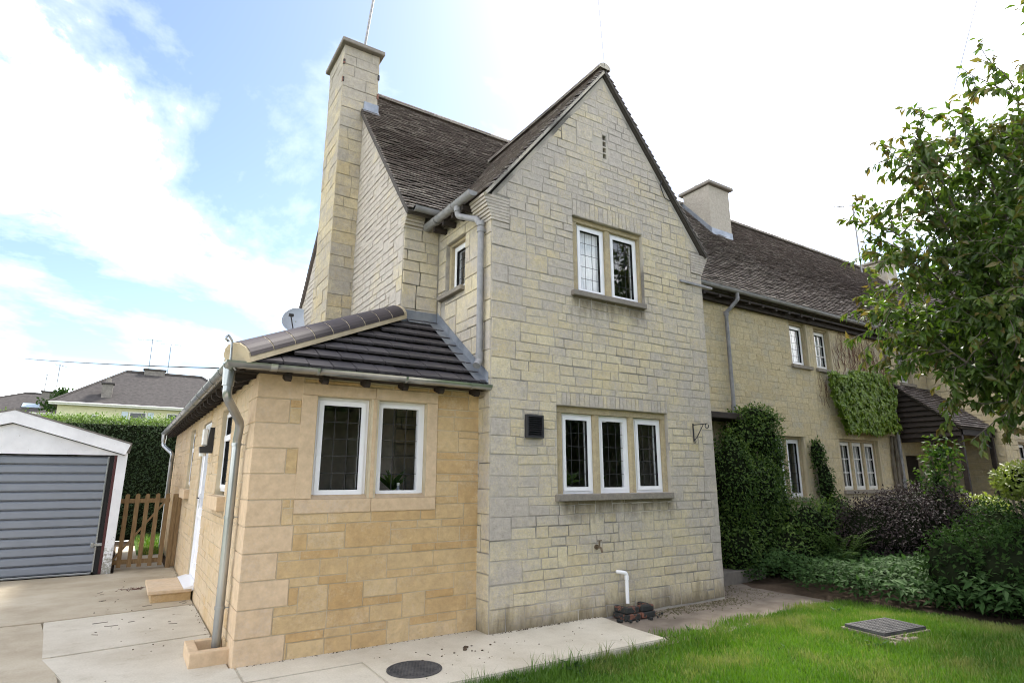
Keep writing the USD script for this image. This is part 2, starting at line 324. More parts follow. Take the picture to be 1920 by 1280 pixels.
N = {'g': ('geometry', {}), 'n': ('noise_texture', {'scale': 3.0, 'detail': 8.0, 'roughness': .7}), 'r': ('rgb_ramp', {'ramp': [(.3, (.64, .64, .66)), (.62, (.76, .76, .78))]}),
     'sz': ('separate_xyz', {}), 'n2': ('noise_texture', {'scale': 24.0, 'detail': 6.0, 'roughness': .75}), 'zr': ('map_range', {'from_min': 0.75, 'from_max': 0.0, 'to_min': -.035, 'to_max': .24, 'clamp': True}),
     'ad': ('math', {'math_type': 'add'}), 'th': ('map_range', {'from_min': .58, 'from_max': .72, 'to_max': .8, 'clamp': True}), 'm': ('mix', {'color2': (.16, .15, .10)}),
     'p': ('principled_bsdf', {'roughness': .75, 'specular_ior_level': .25}), 'b': ('bump', {'strength': .3, 'distance': .006})}
M['white_render'] = material('white_painted_concrete', N, [('g.position', 'n.vector'), ('g.position', 'n2.vector'), ('n.fac', 'r.fac'), ('g.position', 'sz.vector'), ('sz.z', 'zr.value'), ('zr.result', 'ad.value1'), ('n2.fac', 'ad.value2'),
     ('ad.value', 'th.value'), ('th.result', 'm.fac'), ('r.color', 'm.color1'), ('m.color', 'p.base_color'), ('n2.fac', 'b.height'), ('b.normal', 'p.normal')])
M['garage_door'] = plain('grey_painted_steel', (.185, .203, .235), rough=.42, vary=.06, scale=3)
M['rust_black'] = ramp_mat('flaking_paint_on_brick', [(.40, (.022, .024, .023)), (.54, (.03, .032, .03)), (.57, (.17, .07, .045)), (.7, (.22, .10, .07))], scale=9, rough=.7, bump=.6, bscale=30, bdist=.01)
M['brass'] = plain('weathered_brass', (.16, .12, .08), rough=.5, metal=.6)
M['cast'] = ramp_mat('cast_iron_cover', [(.3, (.035, .035, .038)), (.7, (.095, .092, .09))], scale=9, rough=.8, metal=.1, bump=.7, bscale=60, bdist=.01)
M['hedge'] = leaf_mat('hedge_leaf', (.022, .040, .013), (.045, .085, .022), (.18, .28, .05), trans=.25)
M['cherry'] = leaf_mat('cherry_leaf', (.050, .102, .019), (.110, .182, .034), (.17, .10, .04), trans=.40, rough=.36, spec=.45)
M['climber'] = leaf_mat('climber_leaf', (.026, .060, .013), (.072, .135, .028), (.17, .24, .05), trans=.30, rough=.55, spec=.25)
M['creeper'] = leaf_mat('creeper_leaf', (.070, .135, .016), (.205, .305, .040), (.23, .26, .06), trans=.34)
M['purple'] = leaf_mat('purple_leaf', (.018, .013, .014), (.040, .028, .028), (.065, .048, .040), trans=.12, rough=.65, spec=.2)
M['fern'] = leaf_mat('fern_leaf', (.040, .080, .018), (.070, .125, .028), (.10, .14, .04), trans=.35, rough=.7, spec=.1)
M['groundcover'] = leaf_mat('groundcover_leaf', (.018, .046, .012), (.058, .115, .032), (.14, .21, .095), trans=.25, rough=.7, spec=.08)
M['golden'] = leaf_mat('golden_leaf', (.16, .22, .04), (.26, .33, .07), (.30, .33, .10), trans=.35)
M['shrub'] = leaf_mat('shrub_leaf', (.014, .032, .010), (.034, .068, .018), (.06, .10, .025), trans=.22, rough=.8, spec=.04)
M['red'] = leaf_mat('copper_leaf', (.06, .022, .02), (.10, .04, .03), (.14, .06, .04), trans=.25)
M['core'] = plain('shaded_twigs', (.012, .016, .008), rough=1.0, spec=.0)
M['grass'] = leaf_mat('grass_blade', (.070, .150, .018), (.135, .250, .036), (.26, .27, .09), trans=.30, rough=.5)
M['lawn'] = ramp_mat('lawn_soil', [(.25, (.040, .070, .016)), (.6, (.075, .130, .028)), (.85, (.12, .11, .05))], scale=7, rough=.95, bump=.8, bscale=40, spec=.1)
N = {'g': ('geometry', {}), 'n': ('noise_texture', {'scale': 1.3, 'detail': 9.0, 'roughness': .62}), 'r': ('rgb_ramp', {'ramp': [(.25, (.40, .35, .275)), (.5, (.51, .47, .39)), (.75, (.60, .56, .48))]}),
     'n2': ('noise_texture', {'scale': 60.0, 'detail': 6.0, 'roughness': .7}), 'r2': ('rgb_ramp', {'ramp': [(.3, (.86, .85, .83)), (.7, (1.08, 1.08, 1.08))]}), 'm': ('mix', {'mix_type': 'multiply', 'fac': 1.0}),
     'n3': ('noise_texture', {'scale': 4.0, 'detail': 10.0, 'roughness': .8}), 'st': ('map_range', {'from_min': .55, 'from_max': .74, 'to_max': .55, 'clamp': True}), 'm2': ('mix', {'color2': (.22, .18, .12)}),
     'vm': ('mapping', {'scale': (1.0, 14.0, 1.0), 'rotation': (0, 0, .12)}), 'br': ('noise_texture', {'scale': 7.0, 'detail': 4.0}),
     'p': ('principled_bsdf', {'roughness': .85, 'specular_ior_level': .25}), 'b': ('bump', {'strength': .35, 'distance': .006}), 'bb': ('bump', {'strength': .35, 'distance': .008})}
CONC_L = [('g.position', 'n.vector'), ('g.position', 'n2.vector'), ('g.position', 'n3.vector'), ('n.fac', 'r.fac'), ('n2.fac', 'r2.fac'), ('r.color', 'm.color1'), ('r2.color', 'm.color2'), ('n3.fac', 'st.value'),
     ('st.result', 'm2.fac'), ('m.color', 'm2.color1'), ('m2.color', 'p.base_color'), ('g.position', 'vm.vector'), ('vm.vector', 'br.vector'), ('br.fac', 'bb.height'), ('bb.normal', 'b.normal'), ('n2.fac', 'b.height'), ('b.normal', 'p.normal')]
M['concrete'] = material('pale_concrete', N, CONC_L)
N = dict(N); N['r'] = ('rgb_ramp', {'ramp': [(.25, (.29, .24, .17)), (.5, (.41, .355, .265)), (.75, (.50, .45, .36))]})
M['old_concrete'] = material('weathered_concrete', N, CONC_L)
M['tarmac'] = ramp_mat('worn_tarmac', [(.25, (.13, .105, .085)), (.55, (.22, .185, .15)), (.8, (.30, .26, .21))], scale=3.5, rough=.95, bump=.9, bscale=70, bdist=.012, spec=.1)
M['field'] = ramp_mat('meadow_ground', [(.3, (.05, .075, .022)), (.7, (.09, .12, .04))], scale=.4, rough=1, bump=.3, spec=.1)
M['asphalt'] = ramp_mat('asphalt', [(.3, (.045, .045, .045)), (.7, (.075, .073, .07))], scale=4, rough=.9, bump=.5, bscale=90, spec=.2)
M['cream'] = plain('cream_render', (.60, .58, .38), rough=.9, vary=.06)
M['far_tile'] = ramp_mat('far_roof_tile', [(.3, (.042, .038, .037)), (.7, (.078, .070, .067))], scale=5, rough=.9, bump=.5, bscale=20)
M['far_stone'] = ramp_mat('far_chimney_stone', [(.3, (.12, .11, .10)), (.7, (.22, .20, .18))], scale=5, rough=.9, bump=.5, bscale=20)
M['darkglass'] = plain('dark_glass', (.03, .035, .04), rough=.08, vary=.02, bump=0)
M['skylight'] = plain('skylight_glass', (.42, .50, .56), rough=.1, vary=.02, bump=0)
M['pot_white'] = plain('glazed_pot', (.72, .72, .70), rough=.3, vary=.03)
M['dishgrey'] = plain('dish_grey', (.28, .31, .36), rough=.45, vary=.05)
M['glass'] = material('window_glass', {'lw': ('layer_weight', {'blend': .5}), 'pw': ('math', {'math_type': 'power', 'value2': 5.0}), 'f': ('math', {'math_type': 'multiply_add', 'value2': .92, 'value3': .055}), 't': ('transparent_bsdf', {'color': (.975, .98, .98)}), 'g': ('glossy_bsdf', {'color': (.95, .97, 1.0), 'roughness': .0}),
     'n': ('noise_texture', {'scale': 2.2, 'detail': 1.0}), 'ge': ('geometry', {}), 'b': ('bump', {'strength': .03, 'distance': .004}), 'm': ('mix_closure', {})},
     [('ge.position', 'n.vector'), ('n.fac', 'b.height'), ('b.normal', 'g.normal'), ('lw.facing', 'pw.value1'), ('pw.value', 'f.value1'), ('f.value', 'm.fac'), ('t.BSDF', 'm.closure1'), ('g.BSDF', 'm.closure2')], surface='m.closure')

# ---------------------------------------------------------------- stonework
def frustum(fr, xy, d0, d1, inset, c, rng, wob=.0025):
    """one dressed stone: outline xy (ccw list) with a bevelled, slightly uneven face"""
    g = Polygon(xy); inner = g.buffer(-inset, join_style=2)
    if inner.is_empty or inner.geom_type != 'Polygon' or len(inner.exterior.coords) != len(xy)+1: 
        inner = affinity.scale(g, .9, .9)
    o = list(g.exterior.coords)[:-1]; i = list(inner.exterior.coords)[:-1]; n = len(o)
    if len(i) != n: return None
    j = min(range(n), key=lambda k: sum((i[(k+q) % n][0]-o[q][0])**2+(i[(k+q) % n][1]-o[q][1])**2 for q in range(n))); i = i[j:]+i[:j]
    ccw = g.exterior.is_ccw
    v = fr.pts(o, d0)+fr.pts(o, d1-inset*.8)+[fr(x, y, d1+rng.uniform(-wob, wob)) for x, y in i]
    f = [(k, (k+1) % n, n+(k+1) % n, n+k) for k in range(n)]+[(n+k, n+(k+1) % n, 2*n+(k+1) % n, 2*n+k) for k in range(n)]+[tuple(range(2*n, 3*n))]
    if ccw == fr.flip: f = [q[::-1] for q in f]
    return MB().add(v, f, c)
def greyness(p, seed=3):
    return float(meshkit.fbm(np.array([p])*[.7, .7, .7], 3, seed)[0])
def lay(fr, area, courses, lens, rng, joint=.011, proud=(.008, .016), jumpers=.06, quoin_left=0, quoin_right=0, grey=lambda p: 0, wob=.006, tone=None, inset=.005):
    """lays stones over the shapely area of the frame; returns [(area, MB)]"""
    x0, y0, x1, y1 = area.bounds; out = []; y = y0; k = 0; taken = []
    hs = []
    while y < y1-.03:
        h = courses(k, rng); 
        if y+h > y1-.04: h = y1-y
        hs.append((y, h)); y += h; k += 1
    for k, (y, h) in enumerate(hs):
        x = x0-rng.uniform(0, .2) if not quoin_left else x0
        nxt, new_taken, first = [], [], True
        blocks = []
        while x < x1-.001:
            busy = [t for t in taken if t[0]-.02 <= x < t[1]-.02]
            if busy: x = busy[0][1]; continue
            L = rng.uniform(*lens)*(1.15 if h > .14 else 1)
            two = rng.random() < jumpers and k+1 < len(hs)
            if first and quoin_left: L = rng.choice(quoin_left); two = k % 2 == 0 and k+1 < len(hs)
            if two: L = L*rng.uniform(.75, 1.05)
            stop = min([t[0] for t in taken if t[0] > x+.02]+[x1]); lim = min(x+L, stop)
            if stop-lim < lens[0]*.55: lim = stop
            if quoin_right and lim >= x1-.02 and k % 2 == 0 and k+1 < len(hs) and lim-x < .45: two = True
            hh = h+hs[k+1][1] if two else h
            if two: new_taken.append((x, lim))
            blocks.append((x, lim, y, y+hh)); x = lim; first = False
        taken = new_taken
        for (a, b, c, d) in blocks:
            r = sbox(a+joint/2, c+joint/2, b-joint/2, d-joint/2).intersection(area.buffer(-joint*.35, join_style=2))
            for g in getattr(r, 'geoms', [r]):
                if g.geom_type != 'Polygon' or g.area < .0011: continue
                g = g.simplify(.002)
                if len(g.interiors) or g.area/g.convex_hull.area < .97: 
                    g = g if not len(g.interiors) else None
                    if g is None: continue
                    xq = sorted({round(p[0], 3) for p in g.exterior.coords}); parts = [q_ for l_, h_ in zip(xq, xq[1:]) if h_-l_ > .012 for q_ in [g.intersection(sbox(l_+.003, c, h_-.003, d))]] if g.area/g.convex_hull.area < .97 else [g]
                else: parts = [g]
                for q in parts:
                    if q.geom_type != 'Polygon' or q.area < .0011: continue
                    q = q.convex_hull if q.area/q.convex_hull.area < .97 and q.convex_hull.within(area.buffer(.002)) else q
                    if q.area/q.convex_hull.area < .97: continue
                    xy = list(q.exterior.coords)[:-1]
                    xy = [(px+rng.uniform(-wob, wob)*.6, py+rng.uniform(-wob, wob)*.6) for px, py in xy]
                    ctr = fr(q.centroid.x, q.centroid.y)
                    t = rng.betavariate(2.2, 1.6) if tone is None else tone(rng, d-c)
                    mb = frustum(fr, xy, -.006, rng.uniform(*proud), inset, (t, np.clip(grey(ctr)+rng.gauss(0, .10), 0, 1), rng.random()), rng)
                    if mb: out.append((q.area, mb))
    return out
def place_stones(parent, stones, mat, name='stone', rest='stonework', limit=300):
    """the largest stones (as seen from the camera) one by one, the others joined"""
    key = lambda s: -s[0]/max(1, np.sum((s[1].v[0][0]-CAM)**2))
    stones = sorted(stones, key=key)
    for a, mb in stones[:limit]: put(name, mb, mat, parent)
    if len(stones) > limit:
        al = MB()
        for a, mb in stones[limit:]: al.merge(mb)
        put(rest, al, mat, parent, kind='stuff')

# ---------------------------------------------------------------- roofs
def tiles(fr, area, gauge, width, rng, thick=.014, lift=.0, vary=.01, tone=lambda rng, p: (rng.random(), rng.betavariate(1.5, 3), rng.random()), gap=.003, tail=.35):
    """fr.S along the eaves, fr.H up the slope; rows of overlapping tiles, thicker at the tail"""
    x0, y0, x1, y1 = area.bounds; out = []; row = 0; y = y0
    while y < y1-.02:
        x = x0-(.5*width if row % 2 else 0); top = y+gauge*1.0
        while x < x1:
            w = width*(1+rng.uniform(-.04, .04)); dy = rng.uniform(-vary, vary)*.6
            r = sbox(x+gap/2, y+dy, x+w-gap/2, top+.012).intersection(area)
            for g in getattr(r, 'geoms', [r]):
                if g.geom_type != 'Polygon' or g.area < width*gauge*.12: continue
                g = g.simplify(.001)
                xy = list(g.exterior.coords)[:-1]; n = len(xy)
                if not g.exterior.is_ccw: xy = xy[::-1]
                e = rng.uniform(-1, 1)*vary*.25; sk = rng.uniform(-1, 1)*vary*.2
                hgt = lambda px, py: lift+thick*(1.9-1.75*(py-y)/gauge)+e+sk*(px-x)/w
                v = [fr(px, py, hgt(px, py)-thick) for px, py in xy]+[fr(px, py, hgt(px, py)) for px, py in xy]
                f = [(k, (k+1) % n, n+(k+1) % n, n+k) for k in range(n)]+[tuple(range(n, 2*n))]
                if fr.flip: f = [q[::-1] for q in f]
                out.append((g.area, MB().add(v, f, tone(rng, fr((x+w/2), y)))))
            x += w
        y += gauge; row += 1
    return out

# ---------------------------------------------------------------- windows
def ring(fr, s0, s1, z0, z1, w, d0, d1, mb=None):
    return prism(fr, Polygon([(s0, z0), (s1, z0), (s1, z1), (s0, z1)], [[(s0+w, z0+w), (s1-w, z0+w), (s1-w, z1-w), (s0+w, z1-w)]]), d0, d1, mb)
def pbox(fr, s0, s1, z0, z1, d0, d1, mb=None):
    return prism(fr, sbox(s0, z0, s1, z1), d0, d1, mb)
def window(parent, fr, s0, s1, z0, z1, d, cols=3, rows=5, opening=True, bars='lead', mat='upvc', transom=None, label=None, vent=False):
    """a framed light whose outer face is at depth d; sub-parts: sash, pane, leading"""
    w = xf('window', parent, label)
    put('frame', ring(fr, s0, s1, z0, z1, .042, d-.07, d), M[mat], w)
    a0, a1, b0, b1 = s0+.034, s1-.034, z0+.034, z1-.034; sw = .046
    pane = (a0+sw-.008, a1-sw+.008, b0+sw-.008, b1-sw+.008)
    if opening:
        put('sash', ring(fr, a0, a1, b0, b1, sw, d-.06, d+.014), M[mat], w)
        put('gasket', ring(fr, a0+sw-.004, a1-sw+.004, b0+sw-.004, b1-sw+.004, .009, d-.03, d+.006), M['rubber'], w)
    else:
        put('bead', ring(fr, a0, a1, b0, b1, sw-.012, d-.06, d+.004), M[mat], w)
        pane = (a0+sw-.02, a1-sw+.02, b0+sw-.02, b1-sw+.02)
    put('pane', pbox(fr, *pane, d-.030, d-.024), M['glass'], w)
    p0, p1, q0, q1 = pane; mb = MB()
    bw, bd = (.0055, .003) if bars == 'lead' else (.022, .022)
    for i in range(1, cols): x = p0+(p1-p0)*i/cols; pbox(fr, x-bw/2, x+bw/2, q0, q1, d-.024+.0005, d-.024+bd, mb)
    for j in range(1, rows): y = q0+(q1-q0)*j/rows; pbox(fr, p0, p1, y-bw/2, y+bw/2, d-.024+.0006, d-.0242+bd, mb)
    if mb.v: put('leading' if bars == 'lead' else 'glazing_bar', mb, M['leading'] if bars == 'lead' else M[mat], w)
    if vent: put('trickle_vent', pbox(fr, (s0+s1)/2-.13, (s0+s1)/2+.13, z1-.05, z1-.03, d+.002, d+.02), M['black'], w)
    return w
# ================================================================ ground
EX, EY = -2.40, 0.25                      # left face and front face of the extension
GX = 3.77                                 # right corner of the gable wing (its left corner is x = 0, its front y = 0)
MX, MY, RY, RZ, SL = -.535, 1.45, 4.25, 8.75, 1.20   # main block: end wall, front wall, ridge, slope
PARTY = 9.15
def sheet(poly, z, step=None):
    import trimesh
    v2, f = trimesh.creation.triangulate_polygon(poly, engine='earcut')
    return np.column_stack([v2, np.full(len(v2), z)]), f
big = sbox(-400, -300, 400, 500)
hole = sbox(-7.6, -7.4, 30, 14)
struct('ground', sheet(big.difference(hole), -.10), M['field'])
lawn_poly = Polygon([(-1.4, -7.4), (-1.4, -1.10), (1.47, -1.10), (1.62, -.95), (2.03, -.80), (2.3, -.86), (3.36, -.90), (4.38, -.93), (4.74, -.86), (4.98, -1.1), (5.0, -2.18), (5.03, -2.9), (5.2, -7.4)])
bed_poly = Polygon([(4.70, .75), (4.75, -.88), (4.92, -1.25), (5.02, -2.9), (5.2, -7.4), (30, -7.4), (30, 1.45), (4.70, 1.45)])
struct('garden_base', sheet(sbox(-7.61, -7.41, 30.01, 14.01), -.14), M['soil'])
rest = hole.difference(unary_union([lawn_poly, bed_poly]))
# lawn: gently uneven
def grid_sheet(poly, step, zf, name, mat):
    x0, y0, x1, y1 = poly.bounds; xs = np.arange(x0, x1+step, step); ys = np.arange(y0, y1+step, step); mb = MB()
    for i in range(len(xs)-1):
        for j in range(len(ys)-1):
            g = sbox(xs[i], ys[j], xs[i+1], ys[j+1]).intersection(poly)
            for q in getattr(g, 'geoms', [g]):
                if q.geom_type == 'Polygon' and q.area > 1e-5 and q.convex_hull.area < q.area*1.02:
                    xy = np.array(q.exterior.coords)[:-1]
                    if not q.exterior.is_ccw: xy = xy[::-1]
                    mb.add(np.column_stack([xy, zf(xy)]), [tuple(range(len(xy)))])
                elif q.geom_type == 'Polygon' and q.area > 1e-5:
                    import trimesh
                    v2, f = trimesh.creation.triangulate_polygon(q, engine='earcut'); mb.add(np.column_stack([v2, zf(v2)]), [tuple(map(int, t)) for t in f])
    return struct(name, mb, mat)
def lawn_z(xy):
    xy = np.asarray(xy); n = meshkit.fbm(np.column_stack([xy*1.3, np.zeros(len(xy))]), 3, 5)
    return -.085+.05*np.clip((xy[:, 0]-.5)/3, 0, 1)+.05*(n-.5)
grid_sheet(lawn_poly, .2, lawn_z, 'lawn', M['lawn'])
def bed_z(xy):
    xy = np.asarray(xy); n = meshkit.fbm(np.column_stack([xy*2.2, np.ones(len(xy))]), 3, 9)
    return -.06+.10*n-.07*(1-np.clip((xy[:, 0]-4.72)/.25, 0, 1))
grid_sheet(bed_poly, .3, bed_z, 'flower_bed_soil', M['soil'])
# earthy path beyond the slab, along the house front
struct('worn_path', sheet(rest.union(lawn_poly.buffer(.0)).union(bed_poly).intersection(sbox(1.2, -1.16, 5.4, 3)), -.04), M['tarmac'])
struct('yard_base', sheet(rest.difference(sbox(1.2, -1.4, 5.0, 3)), -.11), M['soil'])
# concrete: drive panels left of the extension, slab along the front
rng = random.Random(4)
def panel(name, poly, z, h=.11, bev=.008, m='concrete'):
    fr = Frame((0, 0, z), (1, 0, 0), (0, 1, 0)); mb = MB()
    prism(fr, poly, -h, -bev, mb); prism(fr, poly.buffer(-bev*.7, join_style=2), -bev-.0005, 0, mb)
    return struct(name, mb, M[m])
panel('concrete_drive', Polygon([(-3.94, 3.17), (-2.42, 3.36), (-2.42, 7.25), (-3.32, 7.25), (-3.32, 6.82), (-7.5, 6.82), (-7.5, 3.10)]), 0, m='old_concrete')
panel('concrete_drive', Polygon([(-3.93, 3.14), (-2.42, 3.33), (-2.42, 1.62), (-3.80, 1.47)]), .001)
panel('concrete_drive', Polygon([(-3.95, 3.13), (-3.62, .66), (-3.62, -7.4), (-7.5, -7.4), (-7.5, 3.07)]), -.002, m='old_concrete')
panel('concrete_drive', Polygon([(-3.80, 1.44), (-2.42, 1.60), (-2.42, .27), (-2.38, .25), (-2.38, -.2), (-3.60, -.2), (-3.60, .66)]), -.001)
panel('concrete_drive', Polygon([(-3.60, -.215), (-1.42, -.215), (-1.42, -7.4), (-3.60, -7.4)]), 0)
slab = Polygon([(-2.375, .27), (.0, .27), (.0, .02), (1.50, .02), (1.52, -.09), (1.46, -.5), (1.45, -1.09), (-1.41, -1.09), (-1.41, -.20), (-2.375, -.20)])
# very slight fall of the slab towards the inner corner is left out: the slab is level
panel('concrete_path', slab, 0, h=.12, bev=.012)
# back garden beyond the gate: paving and grass
struct('garden_path', sheet(sbox(-3.32, 7.26, -2.55, 11.5), -.012), M['concrete'])
struct('back_lawn', sheet(sbox(-2.55, 11.05, -1.0, 16).union(sbox(-2.95, 9.4, -2.45, 16)), -.008), M['lawn'])

# ================================================================ the stone house
house = thing('stone_house', 'pale Cotswold stone house with steep front gable, tiled roof and tall end chimney', 'house', (0, 0, 0))
FR = Frame((0, 0, 0), (1, 0, 0))                       # gable front
SD = Frame((0, 0, 0), (0, -1, 0))                      # wing's left face, s = -y
MF = Frame((0, MY, 0), (1, 0, 0))                      # main front
GE = Frame((MX, 0, 0), (0, -1, 0))                     # main end wall, s = -y
AP = 7.36; WS = 1.25                                    # wing gable apex of the wall, slope
gable_poly = Polygon([(0, -.1), (GX, -.1), (GX, 4.98), (GX/2, AP), (0, 4.98)])
low = sbox(.93, 1.39, 2.84, 2.44); upw = sbox(1.246, 3.945, 2.525, 5.0)
vents = [sbox(1.838, 6.02+.097*k, 1.902, 6.02+.097*k+.075) for k in range(4)]
louvre = sbox(.475, 2.038, .70, 2.288)
front_poly = gable_poly.difference(unary_union([low, upw, *vents]))
put('front_wall', prism(FR, front_poly, -.30, 0), M['mortar'], house)
side_win = sbox(-1.215, 3.98, -.655, 4.70)
put('side_wall', prism(SD, sbox(-MY-.002, -.1, -.301, 5.06).difference(side_win), -.28, 0), M['mortar'], house)
put('side_wall', prism(Frame((GX, 0, 0), (0, 1, 0)), sbox(.301, -.1, MY-.001, 5.0), -.28, 0), M['mortar'], house)
wa = [sbox(8.37, 3.93, 9.0, 4.88), sbox(6.75, 1.18, 8.46, 2.39)]
put('front_wall', prism(MF, sbox(MX+.001, -.1, -.281, 5.32), -.3, 0), M['mortar'], house)
put('front_wall', prism(MF, sbox(-.28, 2.0, -.001, 5.32), -.3, 0), M['mortar'], house)
put('front_wall', prism(MF, sbox(GX+.001, -.1, PARTY, 5.36).difference(unary_union(wa+[sbox(4.75, -.1, 5.75, 2.15)])), -.3, 0), M['row_mortar'], house)
zr = lambda y: RZ-SL*abs(RY-y)-.06
end_poly = Polygon([(-MY, -.1), (-MY, zr(MY)), (-RY, zr(RY)), (-7.05, zr(7.05)), (-7.05, -.1)])
put('end_wall', prism(GE, end_poly, -.3, 0), M['mortar'], house)
put('back_wall', prism(Frame((0, 7.05, 0), (-1, 0, 0)), sbox(-PARTY, -.1, -MX-.002, 5.3), -.28, -.001), M['row_mortar'], house)
put('party_wall', prism(Frame((PARTY-.02, 0, 0), (0, 1, 0)), sbox(MY+.302, -.1, 6.76, 8.0).intersection(Polygon([(MY, -.1), (MY, zr(MY)-.1), (RY, zr(RY)-.1), (7.05, zr(7.05)-.1), (7.05, -.1)])), -.2, 0), M['room'], house)
put('upper_floor', box((.29, .302, 2.62), (GX-.29, 6.76, 2.85)), M['room'], house)
put('upper_floor', box((GX+.0, MY+.302, 2.62), (PARTY-.24, 6.76, 2.85)), M['room'], house)
put('room_wall', box((.3, 3.4, -.1), (GX+2.0, 3.5, 2.615)), M['room'], house)
put('room_wall', box((.3, 3.0, 2.855), (GX, 3.1, 5.3)), M['room'], house)
put('room_wall', box((GX+2.0, 4.4, -.1), (PARTY-.24, 4.5, 2.615)), M['room'], house)
put('room_ceiling', box((.29, .302, 5.03), (GX-.29, 3.1, 5.06)), M['room'], house)

# --- stones of the house
rng = random.Random(11); stones = []
hfront = lambda k, r: r.choice([.102, .110, .118, .126])
def grey_front(p):
    z = p[2]; e = 1-min(abs(p[0]), abs(p[0]-GX))/.5
    edge = .34*max(0, e)
    return .06+.42*np.clip((z-4.2)/2.2, 0, 1)+edge+.75*(greyness(p)-.45)
solid = sbox(.93, 2.44, 2.85, 2.605).union(sbox(1.246, 5.0, 2.56, 5.235))
knee = [sbox(-.4, 4.62, .25, 4.97), sbox(3.535, 4.62, 4.2, 4.97)]
edge = .055
inner_gable = Polygon([(0, -.02), (GX, -.02), (GX, 4.9), (GX/2, AP-edge*1.6), (0, 4.9)])
area = inner_gable.difference(unary_union([low, upw, solid, louvre.buffer(.012, join_style=2), *[v.buffer(.004, join_style=2) for v in vents], *knee]))
stones += lay(FR, area, hfront, (.13, .34), rng, quoin_left=(.26, .34, .42, .5), quoin_right=(.3, .4), grey=grey_front, jumpers=.08, wob=.011, proud=(.003, .008), inset=.004)
for (s0, s1, z0, z1) in ((.935, 2.845, 2.443, 2.60), (1.25, 2.555, 5.003, 5.232)):       # upright stones over the windows
    x = s0
    while x < s1-.03:
        w = min(rng.uniform(.055, .092), s1-x); w = s1-x if s1-x-w < .04 else w
        mb = frustum(FR, [(x+.0025, z0+.003), (x+w-.0025, z0+.003), (x+w-.0025, z1-.004), (x+.0025, z1-.004)], -.006, rng.uniform(.004, .008), .003, (rng.uniform(.4, .9), np.clip(rng.gauss(.32, .16), 0, 1), rng.random()), rng)
        stones.append((w*(z1-z0), mb)); x += w
grey_s = lambda p: .16+.3*(greyness(p, 4)-.45)
sa = sbox(-MY+.016, -.02, .0, 4.9).difference(unary_union([side_win.buffer(.0), sbox(-1.34, 3.88, -.66, 3.985)]))
stones += lay(SD, sa, lambda k, r: r.choice([.125, .14, .21]), (.2, .42), rng, grey=grey_s, quoin_right=(.25, .3), jumpers=.12)
stones += lay(MF, sbox(MX, -.02, -.016, 5.05), lambda k, r: r.choice([.15, .19, .23]), (.2, .36), rng, grey=lambda p: .14+.3*(greyness(p, 4)-.45), jumpers=.1)
CH = dict(x0=-.95, x1=-.30, y0=3.62, y1=4.55, top=9.18)
ge_area = Polygon([(-MY, -.02), (-MY, zr(MY)-.12), (-RY, zr(RY)-.09), (-7.05, zr(7.05)-.12), (-7.05, -.02)]).intersection(sbox(-9, 3.2, 0, 9)).difference(sbox(-CH['y1'], 0, -CH['y0'], 9))
stones += lay(GE, ge_area, lambda k, r: r.choice([.098, .106, .114]), (.14, .34), rng, grey=lambda p: .42+.2*np.clip((p[2]-4)/3, 0, 1)+.5*(greyness(p, 6)-.45), quoin_right=(.2, .3), jumpers=.03)
rgrey = lambda p: .04+.25*(greyness(p, 8)-.5)
row_area = sbox(GX+.012, -.02, PARTY, 5.3).difference(unary_union([wa[0].buffer(.06, join_style=2), wa[1].buffer(.06, join_style=2), sbox(4.7, -.02, 5.8, 2.2)]))
row_stones = lay(MF, row_area, lambda k, r: r.choice([.12, .13, .14]), (.18, .46), rng, grey=rgrey, jumpers=.04, proud=(.003, .006), joint=.007)
place_stones(house, stones, M['stone'])
al = MB()
for a, mb in row_stones: al.merge(mb)
put('stonework', al, M['row_stone'], house, kind='stuff')

# --- corbelled kneelers: stacks of thin stone courses
def kneeler(make, n=8):
    for k in range(n): 
        lo, hi = make(k, n); put('kneeler_stone', box(lo, hi, c=(rng.uniform(.3, .8), rng.uniform(.35, .7), rng.random()), ch=.003), M['stone'], house)
z0k, hk = 4.625, .0405
kneeler(lambda k, n: ((-.020-.015*k-rng.uniform(0, .004), -.018, z0k+k*hk), (.245, .34, z0k+(k+1)*hk-.003)))
kneeler(lambda k, n: ((3.54, -.018, z0k+k*hk), (GX+.01+.022*k, .34, z0k+(k+1)*hk-.003)))
kneeler(lambda k, n: ((MX-.015, MY-.02-.025*k-rng.uniform(0, .01), 4.93+k*.042), (MX+.26, MY+.1, 4.93+(k+1)*.042-.003)), 7)
kneeler(lambda k, n: ((MX-.015, 7.0, 4.93+k*.042), (MX+.26, 7.07+.025*k, 4.93+(k+1)*.042-.003)), 7)

# --- window dressings and lights, lower gable window
put('window_sill', box((.885, -.065, 1.312), (2.825, .10, 1.388), ch=.006, c=(.7, .35, .5)), M['old_sill'], house)
put('window_jamb', pbox(FR, .932, 1.047, 1.39, 2.36, -.22, -.055), M['old_jamb'], house)
put('window_jamb', pbox(FR, 2.782, 2.838, 1.39, 2.36, -.22, -.055), M['old_jamb'], house)
for a, b in ((1.557, 1.662), (2.172, 2.272)): put('mullion', prism(Frame((0, 0, 1.39), (1, 0, 0), (0, 1, 0), (0, 0, 1)), Polygon([(a, .20), (a, .085), (a+.022, .055), (b-.022, .055), (b, .085), (b, .20)]), 0, .97), M['old_jamb'], house)
put('window_head', pbox(FR, .932, 2.838, 2.362, 2.438, -.22, -.05), M['old_jamb'], house)
for k, (a, b) in enumerate(((1.047, 1.557), (1.662, 2.172), (2.272, 2.782))): window(house, FR, a+.002, b-.002, 1.391, 2.359, -.10, opening=k != 1)
